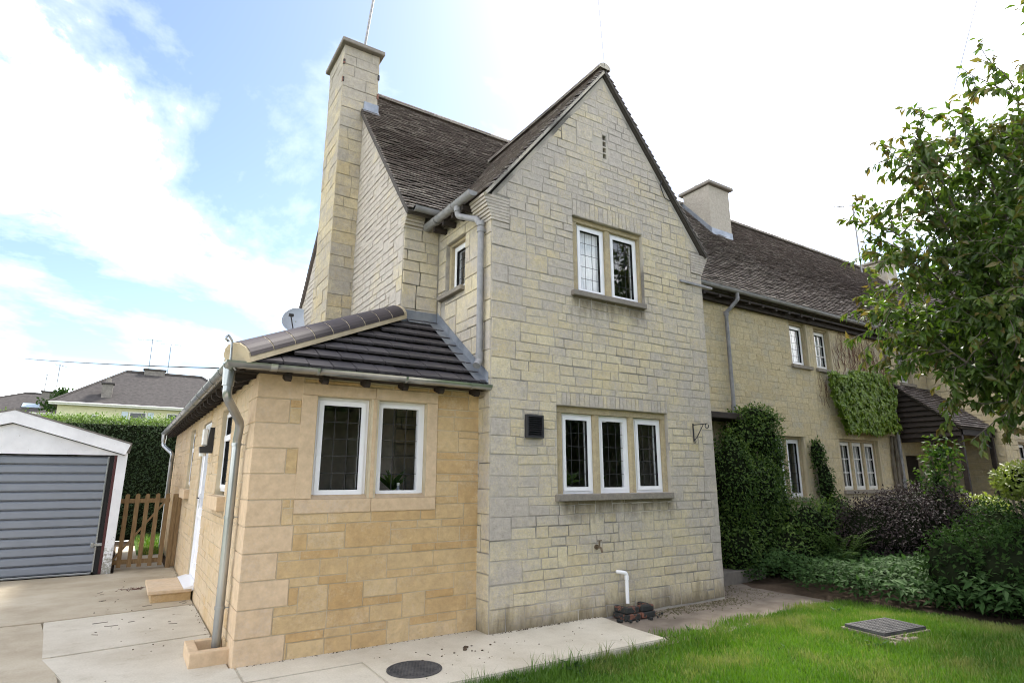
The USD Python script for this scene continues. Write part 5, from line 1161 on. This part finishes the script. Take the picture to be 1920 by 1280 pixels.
# ================================================================ plants
class Leaves:
    def __init__(s): s.v, s.f, s.c, s.n = [], [], [], 0
    def add(s, P, D, Nn, L, W, C, droop=.25, fold=.25):
        """leaf blades: base P, direction D, face normal Nn, length L, width W, colour triple C (all n rows)"""
        P, D, Nn = (np.asarray(a, float) for a in (P, D, Nn)); n = len(P); L, W = np.broadcast_to(L, (n,))[:, None], np.broadcast_to(W, (n,))[:, None]
        D = D/np.linalg.norm(D, axis=1)[:, None]; S = np.cross(D, Nn); S /= np.linalg.norm(S, axis=1)[:, None]+1e-9; U = np.cross(S, D)
        v = np.stack([P, P+D*L*.45-S*W*.5+U*L*.02, P+D*L*.5-U*W*fold*.5, P+D*L*.45+S*W*.5+U*L*.02, P+D*L*.97-U*L*droop], 1).reshape(-1, 3)
        f = np.array([(0, 2, 1), (0, 3, 2), (1, 2, 4), (2, 3, 4)])
        s.f.append((np.arange(n)[:, None, None]*5+f[None]+s.n).reshape(-1, 3)); s.v.append(v); s.c.append(np.repeat(np.broadcast_to(C, (n, 3)), 5, 0)); s.n += 5*n; return s
    def out(s): return np.vstack(s.v), np.vstack(s.f), np.clip(np.vstack(s.c), 0, 1)
def rand_unit(R, n): a = R.normal(size=(n, 3)); return a/np.linalg.norm(a, axis=1)[:, None]
def blob(center, radii, seed, amp=.25, sub=3, freq=1.6, floor=None):
    import trimesh
    m = trimesh.creation.icosphere(sub); v = m.vertices*(1+amp*(meshkit.fbm(m.vertices*freq+seed*7.3, 3, seed)[:, None]-.5)*2); v = v*np.array(radii)+np.array(center)
    if floor is not None: v[:, 2] = np.maximum(v[:, 2], floor)
    return v, m.faces, np.full((len(v), 3), (.1, 0, .5))
def bush(name, label, cat, lobes, n, L, W, mat, seed, base, amp=.28, tip=.3, upbias=.3, group=None, core=.70, droop=.25, shell=.42, stems=True, zmin=-.05):
    """lobes: [(centre, radii)]; leaves near the uneven surface, dark core inside"""
    R = np.random.default_rng(seed); t = thing(name, label, cat, base, group); lv = Leaves(); vol = np.array([r[0]*r[1]+r[1]*r[2]+r[0]*r[2] for _, r in lobes]); vol /= vol.sum()
    cores = []
    for q, ((c, r), w) in enumerate(zip(lobes, vol)):
        k = int(n*w); d = rand_unit(R, k); rad = 1+amp*(meshkit.fbm(d*1.6+(seed+q)*7.3, 3, seed+q)-.5)*2
        rr = rad*(1-shell*R.random(k)**1.6+.06*R.normal(size=k)*.6)
        P = d*rr[:, None]*np.array(r)+np.array(c); ok = P[:, 2] > zmin; P, d, rr, rad = P[ok], d[ok], rr[ok], rad[ok]; k = len(P)
        nrm = d/np.array(r); nrm /= np.linalg.norm(nrm, axis=1)[:, None]
        D = rand_unit(R, k)+nrm*.7+V(0, 0, upbias); N_ = nrm+.6*rand_unit(R, k)+V(0, 0, .5)
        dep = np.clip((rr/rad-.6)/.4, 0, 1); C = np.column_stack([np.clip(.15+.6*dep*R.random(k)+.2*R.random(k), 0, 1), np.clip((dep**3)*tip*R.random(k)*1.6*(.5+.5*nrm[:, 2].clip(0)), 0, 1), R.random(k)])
        lv.add(P, D, N_, L*R.uniform(.6, 1.25, k), W*R.uniform(.7, 1.2, k), C, droop=droop)
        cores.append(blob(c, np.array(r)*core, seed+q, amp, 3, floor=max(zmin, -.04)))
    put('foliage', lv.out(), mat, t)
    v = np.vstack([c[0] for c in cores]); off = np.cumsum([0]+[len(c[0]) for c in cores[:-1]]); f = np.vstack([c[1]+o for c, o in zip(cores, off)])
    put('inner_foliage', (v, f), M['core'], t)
    if stems:
        mb = MB(); rg = random.Random(seed)
        for c, r in lobes[:3]:
            for k in range(4): tube([V(c[0]+rg.uniform(-.2, .2)*r[0], c[1]+rg.uniform(-.2, .2)*r[1], -.05), V(*c)+V(rg.uniform(-.5, .5)*r[0], rg.uniform(-.5, .5)*r[1], 0)], .014, 5, mb)
        put('stems', mb, M['bark'], t)
    return t
# --- clipped hedge behind the garage
R = np.random.default_rng(2)
hd_ = thing('hedge', 'tall clipped dark green hedge with sunlight painted on its top behind the garage', 'hedge', (-6, 14.4, 0))
HX0, HX1, HY0, HY1, HZ = -13.0, -.8, 14.0, 15.5, 3.08
def hn(p, s=1.1): return meshkit.fbm(np.asarray(p)*s, 3, 8)-.5
lv = Leaves()
k = 26000; P = np.column_stack([R.uniform(HX0, HX1, k), np.full(k, HY0), R.uniform(.0, HZ, k)]); P[:, 1] += -.10*hn(P)*2+R.uniform(-.03, .14, k)
D = rand_unit(R, k)*.8+V(0, -.5, .35); C = np.column_stack([R.random(k)*.7, np.clip((P[:, 2]-HZ+.16)/.35, 0, 1)*R.random(k), R.random(k)])  # leaf colour lightens near the top, sunlight painted in
lv.add(P, D, V(0, -1, .4)+.7*rand_unit(R, k), R.uniform(.04, .09, k), R.uniform(.022, .045, k), C)
k = 15000; P = np.column_stack([R.uniform(HX0, HX1, k), R.uniform(HY0, HY1, k), np.full(k, HZ)]); P[:, 2] += .16*hn(P, .9)+R.normal(size=k)*.05+.16*R.random(k)**5
D = rand_unit(R, k)*.7+V(0, 0, .8); C = np.column_stack([.5+.5*R.random(k), .35+.65*R.random(k), R.random(k)])  # paler top leaves: the sunlit look is put into their colour
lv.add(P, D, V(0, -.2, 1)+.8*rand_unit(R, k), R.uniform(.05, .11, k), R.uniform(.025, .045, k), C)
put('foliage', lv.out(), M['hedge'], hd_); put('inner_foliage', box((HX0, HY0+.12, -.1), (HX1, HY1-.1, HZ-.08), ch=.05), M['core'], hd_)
def small_tree(name, label, base, h, r, n, mat, seed, L=.35, group=None):
    R = np.random.default_rng(seed); t = thing(name, label, 'tree', base, group); b = V(*base)
    put('trunk', tube([b-V(0, 0, .2), b+V(0, 0, h*.35), b+V(.1, 0, h*.75)], np.array([.16, .12, .04])*max(1, h/6), 8), M['bark'], t)
    lv = Leaves()
    for q in range(14):
        c = b+V(0, 0, h*.66)+rand_unit(R, 1)[0]*V(r*.6, r*.6, h*.22); rr = r*R.uniform(.35, .55); k = n//14; d = rand_unit(R, k)
        P = c+d*rr*(R.random(k)[:, None]**.4)*V(1, 1, .8)
        lv.add(P, rand_unit(R, k)+V(0, 0, -.2), d+V(0, 0, .6)+.5*rand_unit(R, k), L*R.uniform(.5, 1.2, k), L*.5, np.column_stack([R.random(k), .35*R.random(k), R.random(k)]))
    put('crown', lv.out(), mat, t); return t
small_tree('green_tree', 'small green treetop between the two distant houses', (-8.3, 54, 0), 9.3, 1.7, 900, M['shrub'], 5, .4)
small_tree('copper_tree', 'dark copper-leaved tree at the far left edge behind the garage', (-18.6, 62, 0), 10.6, 3.2, 2600, M['red'], 6, .45)

# --- climbers on the right of the gable
R = np.random.default_rng(7)
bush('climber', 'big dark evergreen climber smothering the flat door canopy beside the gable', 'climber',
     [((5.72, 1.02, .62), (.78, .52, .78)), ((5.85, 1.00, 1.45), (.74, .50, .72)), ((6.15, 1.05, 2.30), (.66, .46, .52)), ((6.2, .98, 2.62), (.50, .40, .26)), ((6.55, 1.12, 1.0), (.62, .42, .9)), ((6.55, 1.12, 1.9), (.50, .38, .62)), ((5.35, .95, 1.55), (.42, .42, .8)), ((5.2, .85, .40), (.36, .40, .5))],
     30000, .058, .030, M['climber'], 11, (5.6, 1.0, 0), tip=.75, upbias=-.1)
bush('climber', 'narrow dark green climber between the two ground floor windows', 'climber',
     [((9.15, 1.30, .75), (.42, .22, .60)), ((8.85, 1.32, 1.45), (.24, .16, .55)), ((8.72, 1.34, 2.05), (.20, .13, .36)), ((9.35, 1.25, .35), (.5, .3, .5))], 4200, .062, .032, M['climber'], 12, (9.0, 1.3, 0), tip=.35, upbias=-.1)
# creeper: overlapping three-lobed leaves on the wall, bare stems above
cr = thing('wall_creeper', 'square patch of bright green creeper with bare brown stems on the terrace wall', 'creeper', (10.9, 1.4, 2.6))
R = np.random.default_rng(9); k = 5200; P = np.column_stack([R.uniform(9.45, 12.35, k), np.zeros(k), R.uniform(2.5, 4.02, k)])
xx, zz_ = P[:, 0], P[:, 2]; nz = meshkit.fbm(np.column_stack([xx*1.6, zz_*1.6, xx*0]), 3, 4)
inside = (zz_ < 3.92+.22*(nz-.5)*2) & (zz_ > 2.62+.35*(nz-.5)+np.clip(9.95-xx, 0, 1)*1.25) & (xx > 9.50+.16*(nz-.5)) & (xx < 12.18+.3*(nz-.5))
P = P[inside]; k = len(P); P[:, 1] = MY-.05-.16*R.random(k)-.10*meshkit.fbm(np.column_stack([P[:, 0]*4, P[:, 2]*4, P[:, 0]*0]), 2, 3); lv = Leaves()
keep = R.random(k) < .74; P = P[keep]; k = len(P); rot = R.normal(size=k)*.65; Nb = V(0, -1, .30)+.42*rand_unit(R, k); sz = R.uniform(.7, 1.25, k); tn = np.clip(R.random(k)*.9+.3*(-(P[:, 1]-MY)-.12)/.1, 0, 1)
for da, ls in ((-.85, .085), (0, .115), (.85, .085)):
    D = np.column_stack([np.sin(da+rot), -.15-.25*R.random(k), -np.cos(da+rot)])
    lv.add(P, D, Nb, ls*sz, .066*sz, np.column_stack([tn, .6*R.random(k)**3, R.random(k)]), droop=.18)
put('foliage', lv.out(), M['creeper'], cr)
mb = MB(); rg = random.Random(8)
def vine(x, z, steps, r, up=1, dx=.05):
    pts = []
    for i in range(steps): pts.append(V(x, MY-.02-r, z)); x += rg.gauss(0, dx); z += up*rg.uniform(.05, .12)
    tube(pts, np.linspace(r, r*.35, len(pts)), 4, mb)
for i in range(120): vine(rg.uniform(10.0, 12.25), rg.uniform(3.7, 4.4), rg.randint(5, 13), rg.uniform(.003, .008))
for i in range(10): vine(rg.uniform(9.2, 9.6), rg.uniform(3.0, 3.5), rg.randint(4, 8), .005)
put('bare_stems', mb, M['stem'], cr, kind='stuff')
for i in range(3):
    x = 12.0+.13*i; pts = [V(x+.06*math.sin(j*.9+i*2)+.10*(1-j/9), MY-.05, -.1+j*.33) for j in range(9)]
    put('trunk', tube(pts, np.linspace(.055, .03, 9), 7), M['bark'], cr)
# --- shrubs in the bed
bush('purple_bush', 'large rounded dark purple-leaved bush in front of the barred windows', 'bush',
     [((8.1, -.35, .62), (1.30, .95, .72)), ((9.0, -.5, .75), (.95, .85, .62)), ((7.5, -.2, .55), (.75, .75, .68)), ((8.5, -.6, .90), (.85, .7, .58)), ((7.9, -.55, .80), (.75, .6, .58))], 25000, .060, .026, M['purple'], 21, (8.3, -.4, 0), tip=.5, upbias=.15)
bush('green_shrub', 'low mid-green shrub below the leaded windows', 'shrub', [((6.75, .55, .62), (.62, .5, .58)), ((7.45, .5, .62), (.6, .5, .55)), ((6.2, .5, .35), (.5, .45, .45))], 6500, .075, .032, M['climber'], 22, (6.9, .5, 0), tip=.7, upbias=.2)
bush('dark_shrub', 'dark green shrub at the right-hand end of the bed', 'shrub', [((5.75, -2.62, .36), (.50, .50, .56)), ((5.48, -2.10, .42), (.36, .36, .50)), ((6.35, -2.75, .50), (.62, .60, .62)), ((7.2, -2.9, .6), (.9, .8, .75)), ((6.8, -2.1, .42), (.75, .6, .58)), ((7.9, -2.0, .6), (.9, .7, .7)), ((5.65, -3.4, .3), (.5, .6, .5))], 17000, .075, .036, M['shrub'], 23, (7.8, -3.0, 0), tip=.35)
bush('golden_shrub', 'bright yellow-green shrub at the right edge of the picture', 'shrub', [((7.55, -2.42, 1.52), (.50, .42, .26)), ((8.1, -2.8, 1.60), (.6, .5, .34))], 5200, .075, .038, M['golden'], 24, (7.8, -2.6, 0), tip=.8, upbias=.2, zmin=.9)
bush('golden_shrub', 'small yellow-green shrub glimpsed behind the purple bush', 'shrub', [((9.9, -.95, .98), (.42, .4, .28))], 1500, .08, .04, M['golden'], 25, (9.9, -.95, 0), tip=.8, zmin=.5)
bush('leafy_sapling', 'loose young leafy sapling in front of the dark porch', 'sapling', [((8.9, -.70, 1.45), (.36, .36, .62)), ((9.05, -.80, 2.0), (.28, .28, .42)), ((8.6, -.6, 1.05), (.4, .35, .35))], 1000, .11, .055, M['climber'], 26, (8.9, -.7, 0), tip=.7, core=.2, shell=.9, amp=.4)
# fern
fe = thing('fern', 'arching bright green fern in front of the purple bush', 'fern', (6.55, -.15, 0)); R = np.random.default_rng(31)
for q in range(20):
    a = q*2*PI/20+R.uniform(-.2, .2); Lf = R.uniform(.95, 1.30); el = R.uniform(.75, 1.35); pts = []
    for s in np.linspace(0, 1, 15): pts.append(V(6.55+math.cos(a)*Lf*(.75*s*math.cos(el)+.25*s*s), -.15+math.sin(a)*Lf*(.75*s*math.cos(el)+.25*s*s), Lf*(math.sin(el)*s-.30*s*s*s)))
    pts = np.array(pts); lv = Leaves(); tan = np.gradient(pts, axis=0); side = np.cross(tan, V(0, 0, 1)); side /= np.linalg.norm(side, axis=1)[:, None]+1e-9
    for sg_ in (-1, 1):
        for sub in (0, .5):
            p_ = pts[2:-1]+tan[2:-1]*sub; ln = .15*np.sin(np.linspace(.35, PI-.1, len(p_)))**.8+.012
            lv.add(p_, side[2:-1]*sg_+.35*tan[2:-1]/np.linalg.norm(tan[2:-1], axis=1)[:, None], np.tile(V(0, 0, 1), (len(p_), 1))+.2*rand_unit(R, len(p_)), ln, .026, np.column_stack([R.random(len(p_)), .3*R.random(len(p_)), R.random(len(p_))]), droop=.15)
    put('frond', lv.out(), M['fern'], fe)
# ground cover: leafy carpet with larger pointed leaves towards the right
gc = Leaves(); R = np.random.default_rng(41); k = 30000
P = np.column_stack([R.uniform(4.75, 8.5, k), R.uniform(-4.2, .75, k), np.zeros(k)])
xf_ = np.interp(P[:, 1], [-4.2, -2.9, -2.0, -1.3, -.9, -.2, .45, .75], [5.1, 5.08, 4.98, 4.86, 4.76, 4.92, 5.1, 5.05]); nn = meshkit.fbm(np.column_stack([P[:, :2]*1.7, P[:, 2]]), 3, 17)
ins = (P[:, 0] > xf_+.20*(nn-.5)*2); P = P[ins]; nn = nn[ins]; e = np.clip((P[:, 0]-xf_[ins]+.08)/.45, 0, 1); k = len(P)
hh = (.08+.34*np.sqrt(e))*(.55+.9*nn); big_ = np.clip((-.6-P[:, 1])/1.0, 0, 1); P[:, 2] = hh*R.uniform(.35, 1.05, k)
keep = R.random(k) < 1-.45*big_; P, hh, big_, k = P[keep], hh[keep], big_[keep], keep.sum()
D = rand_unit(R, k)*V(1, 1, .4)+V(-.35, -.15, .15); L_ = (.055+.085*big_)*R.uniform(.6, 1.3, k)
top = np.clip(P[:, 2]/(hh+.01), 0, 1)
gc.add(P, D, V(-.25, -.2, 1)+.5*rand_unit(R, k), L_, L_*np.where(big_ > .5, .38, .62), np.column_stack([np.clip(top*.7*R.random(k)+.15*R.random(k)+.12, 0, 1), .5*top**2*R.random(k)*(.4+.6*big_), R.random(k)]), droop=.3)  # upper leaves paler: highlights put into the leaf colour
put('ground_cover', gc.out(), M['groundcover'], label='leafy ground cover carpeting the bed along the lawn', cat='ground cover', kind='stuff')
# --- the cherry tree on the right
ct = thing('cherry_tree', 'leafy cherry tree with bronze-tipped leaves hanging over the right of the picture', 'tree', (7.0, -2.85, 0)); R = np.random.default_rng(77)
b0 = V(7.0, -2.85, -.1); b1 = V(7.02, -2.86, 1.0); b2 = V(7.0, -2.9, 1.95); b3 = V(7.1, -3.05, 2.9)
put('trunk', tube(fillet([b0, b1, b2, b3], .6), np.linspace(.07, .045, len(fillet([b0, b1, b2, b3], .6))), 9), M['bark'], ct)
CC = V(7.28, -3.22, 4.30); RAD = V(2.25, 2.25, 3.05); limb = MB(); tw = MB(); tips = []
def branch(p, d, L, r, mb, wob=.12, up=.0, n=7):
    pts = [p]; d = unit(d)
    for i in range(n): d = unit(d+R.normal(size=3)*wob+V(0, 0, up)); pts.append(pts[-1]+d*L/n)
    tube(pts, np.linspace(r, r*.35, n+1), 5, mb); return pts, d
for q in range(26):
    a = q*2.399+R.uniform(-.3, .3); zf_ = (q+.5)/26; el = -.24+1.45*zf_**1.05
    s0 = b2+(b3-b2)*min(1, .35+zf_) if q < 22 else b3
    tgt = CC+V(math.cos(a)*math.cos(el), math.sin(a)*math.cos(el), math.sin(el))*RAD*R.uniform(.82, 1.0)
    pts, d = branch(s0, tgt-s0, np.linalg.norm(tgt-s0),   .024, limb, wob=.07, up=.015, n=9)
    for j in range(2, 10):
        for w in range(3):
            o = pts[j]; dd = unit(d*.6+R.normal(size=3)*.75+unit(o-CC)*.5); p2, d2 = branch(o, dd, R.uniform(.45, 1.0), .011, tw, wob=.2, n=5)
            tips.append((p2, d2))
            for m in (2, 4): 
                p3, d3 = branch(p2[m], d2+R.normal(size=3)*.8, R.uniform(.25, .55), .006, tw, wob=.2, n=3); tips.append((p3, d3))
put('limbs', limb, M['bark'], ct); put('twigs', tw, M['bark'], ct, kind='stuff')
lv = Leaves(); PP, DD, NN, CCol = [], [], [], []
for pts, d in tips:
    for i in range(1, len(pts)):
        for w in range(5 if i > 1 else 3):
            o = pts[i-1]+(pts[i]-pts[i-1])*R.random(); end = i == len(pts)-1
            PP.append(o); dd = unit(pts[i]-pts[i-1]); DD.append(dd*.55+R.normal(size=3)*.42+V(0, 0, -.55)); NN.append(R.normal(size=3)*.5+V(0, 0, 1)+unit(o-CC)*.5)
            out_ = np.linalg.norm((o-CC)/RAD); CCol.append((np.clip(R.random()*.8+.2*(out_ > .8), 0, 1), np.clip((.75*R.random() if end and out_ > .75 else .12*R.random()), 0, 1), R.random()))
k = len(PP); lv.add(PP, DD, NN, R.uniform(.105, .185, k), R.uniform(.055, .085, k), np.array(CCol), droop=.22, fold=.35)
put('leaves', lv.out(), M['cherry'], ct)
# ================================================================ grass
R = np.random.default_rng(55)
def blades(name, label, P, h, mat, w=.0035, lean=.45, cat='grass'):
    k = len(P); a = R.uniform(0, 2*PI, k); hh = h*R.uniform(.5, 1.3, k); ln = lean*hh*R.uniform(.1, 1.2, k); s = np.column_stack([np.cos(a), np.sin(a), 0*a])*w; b = a+R.uniform(-1.2, 1.2, k)+PI/2
    d = np.column_stack([np.cos(b), np.sin(b), 0*b]); Z = V(0, 0, 1); ww = R.uniform(.7, 1.5, k)[:, None]
    v = np.stack([P-s*ww, P+s*ww, P+s*.75*ww+d*(ln*.35)[:, None]+Z*(hh*.6)[:, None], P-s*.75*ww+d*(ln*.35)[:, None]+Z*(hh*.6)[:, None], P+d*ln[:, None]+Z*hh[:, None]], 1).reshape(-1, 3)
    f = np.array([(0, 1, 2), (0, 2, 3), (3, 2, 4)]); f = (np.arange(k)[:, None, None]*5+f[None]).reshape(-1, 3)
    n = meshkit.fbm(np.column_stack([P[:, :2]*2.2, 0*P[:, 0]]), 3, 3); c = np.column_stack([np.clip(R.random(k)*.6+1.5*(n-.45), 0, 1), np.clip(1.0*R.random(k)**4+1.2*(meshkit.fbm(np.column_stack([P[:, :2]*2.3, 0*P[:, 0]+4]), 3, 6)-.55)*2, 0, .85), R.random(k)])
    put(name, (v, f, np.repeat(c, 5, 0)), mat, label=label, cat=cat, kind='stuff')
import shapely
k = 190000; P = np.column_stack([R.uniform(-1.4, 5.2, k), R.uniform(-4.6, -.78, k)])
dist = np.hypot(P[:, 0]-CAM[0], P[:, 1]-CAM[1]); ok = shapely.contains_xy(lawn_poly.buffer(-.01), P[:, 0], P[:, 1]) & (P[:, 1] < -.95-.03*R.random(k)); 
cover = R2; q = (P-np.array([3.32, -2.29]))@np.array([[.991, .132], [-.132, .991]]); ok &= ~((q[:, 0] > -.01) & (q[:, 0] < .685) & (q[:, 1] > -.01) & (q[:, 1] < .45)) & ~((q[:, 0] > -.12) & (q[:, 0] < .22) & (q[:, 1] > -.16) & (q[:, 1] < .1) & (R.random(k) < .75))
P = P[ok]; nn = meshkit.fbm(np.column_stack([P*1.6, P[:, :1]*0]), 3, 12)
edge_ = np.clip((P[:, 1]+1.45)/.35, 0, 1)*np.clip((2.2-P[:, 0])/.6, 0, 1)
blades('grass', 'short green lawn grass in the front garden', np.column_stack([P, lawn_z(P)-.005]), (.040+.035*nn+.035*edge_), M['grass'])
k = 420; P = np.column_stack([R.uniform(-1.2, 2.3, k), -1.13-.12*R.random(k)**2]); cl_ = meshkit.fbm(np.column_stack([P[:, :1]*2.6, P*0]), 2, 20); P = P[cl_ > .5]
blades('tall_grass', 'long wispy grass stems along the edge of the concrete path', np.column_stack([P, lawn_z(P)]), .17, M['grass'], w=.0028, lean=.5)
k = 2600; P = np.column_stack([R.uniform(1.5, 4.9, k), R.uniform(-.98, -.70, k)]); P = P[P[:, 1] < -.90+.10*np.sin(P[:, 0]*5)+.05*R.normal(size=len(P))]
blades('grass_fringe', 'grass creeping over the edge of the worn path', np.column_stack([P, np.full(len(P), -.04)]), .06, M['grass'])
k = 5200; P = np.column_stack([R.uniform(-2.9, -1.0, k), R.uniform(9.4, 15.8, k)]); P = P[(P[:, 1] > 11.05) | (P[:, 0] < -2.46)]
blades('garden_grass', 'bright lawn glimpsed through the picket gate', np.column_stack([P, np.full(len(P), -.01)]), .08, M['grass'], w=.012)
wl = Leaves()
for (x, y, n_, L_) in ((.15, -1.20, 26, .13), (.62, -1.17, 16, .10), (-.45, -1.22, 18, .11), (1.15, -1.16, 20, .10), (1.62, -1.02, 24, .12), (2.05, -.92, 16, .09), (3.0, -2.35, 14, .10), (2.2, -1.9, 10, .08), (.9, -2.2, 9, .08), (4.2, -1.3, 12, .09)):
    for q in range(n_):
        a = R.uniform(0, 2*PI); e_ = R.uniform(.25, 1.1); wl.add([V(x+R.normal()*.03, y+R.normal()*.03, float(lawn_z(np.array([[x, y]]))[0])+.01)], [V(math.cos(a)*math.cos(e_), math.sin(a)*math.cos(e_), math.sin(e_))], [V(-math.cos(a)*.5, -math.sin(a)*.5, 1)], L_*R.uniform(.6, 1.3), L_*.28, [(R.random(), .3*R.random(), .5)], droop=.35)
put('weeds', wl.out(), M['groundcover'], label='broad-leaved weeds among the grass by the concrete path', cat='weeds', kind='stuff')
# litter: leaves, twigs and moss crumbs
rg = random.Random(17); mo = MB()
def crumb(x, y, z, s): 
    import trimesh
    m = trimesh.creation.icosphere(1); v = m.vertices*np.array([s*rg.uniform(.8, 1.5), s*rg.uniform(.6, 1.2), s*.6])+np.array([x, y, z+s*.3])+np.array([[rg.uniform(-.2, .2)*s for _ in range(3)] for _ in m.vertices]); return v, m.faces
def litter(name, label, items, mat, cat):
    mb = MB()
    for it in items: v, f = crumb(*it); mb.add(v, [tuple(t) for t in f])
    put(name, mb, mat, label=label, cat=cat, kind='stuff')
litter('dirt_crumbs', 'dark crumbs of earth scattered on the concrete path', [(rg.gauss(-.55, .22), rg.gauss(-.42, .12), 0, rg.uniform(.004, .011)) for _ in range(16)]+[(-.43, -.30, 0, .022), (-.47, -.36, 0, .018)]+[(rg.uniform(-1.3, 1.2), rg.uniform(-1.0, .15), 0, rg.uniform(.003, .007)) for _ in range(40)]+[(rg.uniform(-3.5, -2.45), rg.uniform(.4, 6), 0, rg.uniform(.004, .009)) for _ in range(30)]+[(-2.43-abs(rg.gauss(0, .02)), rg.uniform(.95, 7), 0, rg.uniform(.003, .008)) for _ in range(70)]+[(rg.uniform(-2.3, 0), .232-abs(rg.gauss(0, .012)), 0, rg.uniform(.002, .006)) for _ in range(110)]+[(rg.uniform(.02, 1.5), -.02-abs(rg.gauss(0, .015)), 0, rg.uniform(.003, .008)) for _ in range(110)], M['soil'], 'dirt')
litter('moss', 'brown moss and grit along the foot of the gable wall', [(rg.uniform(2.2, 3.9), -.03-abs(rg.gauss(0, .16)), -.042, rg.uniform(.003, .012)) for _ in range(700)]+[(rg.uniform(3.8, 4.7), rg.uniform(-.3, .7), -.042, rg.uniform(.003, .011)) for _ in range(380)], ramp_mat('moss_crumb', [(.3, (.06, .05, .025)), (.7, (.13, .115, .06))], scale=30, rough=.95), 'moss')
tg = MB()
for k in range(20):
    x, y, a, L_ = rg.uniform(-3.6, -2.5), rg.uniform(2.2, 5.5), rg.gauss(.2, .5), rg.uniform(.02, .16); tube([V(x, y, .004), V(x+L_*math.cos(a), y+L_*math.sin(a), .005)], .0028, 4, tg)
put('twigs', tg, M['bark'], label='fallen twigs on the concrete drive', cat='twigs', kind='stuff')
dl = Leaves(); k = 60; P = np.column_stack([R.normal(-3.05, .10, k), R.normal(4.95, .06, k), np.full(k, .008)]); dl.add(P, rand_unit(R, k)*V(1, 1, .1), V(0, 0, 1)+.4*rand_unit(R, k), .05, .02, np.column_stack([R.random(k), R.random(k), R.random(k)]))
put('dead_leaves', dl.out(), M['red'], label='small heap of dead brown leaves on the drive', cat='leaves', kind='stuff')
# ================================================================ behind the viewer: mirrored trees, and a hedge added to darken the panes
TL = ['broad tree mirrored in the lower gable windows', 'tall tree mirrored in the right light of the upper gable window', 'round tree mirrored in the right extension window', 'spreading tree mirrored in the left extension window', 'large tree behind the viewer at the far right']
for q, (x, y, h, r, n) in enumerate(((8.5, -13, 7.0, 4.0, 8000), (14.4, -9, 11.5, 3.2, 12000), (1.5, -17, 9, 4.2, 8000), (-6, -19, 8, 4.0, 6000), (21, -15, 10, 4.5, 7000))):
    small_tree('garden_tree', TL[q], (x, y, 0), h, r, n, M['shrub'], 90+q, .42, group='trees mirrored in the windows')
rh = bush('hedge', 'long dark hedge added behind the viewer to darken the ground floor window reflections', 'hedge', [((-8, -17, 1.8), (8, 1.6, 3.2)), ((4, -16, 1.8), (8, 1.6, 3.3)), ((16, -15, 1.8), (8, 1.8, 3.4)), ((25, -7, 1.8), (2, 9, 3.4))], 9000, .3, .18, M['shrub'], 61, (4, -16, 0), stems=False)
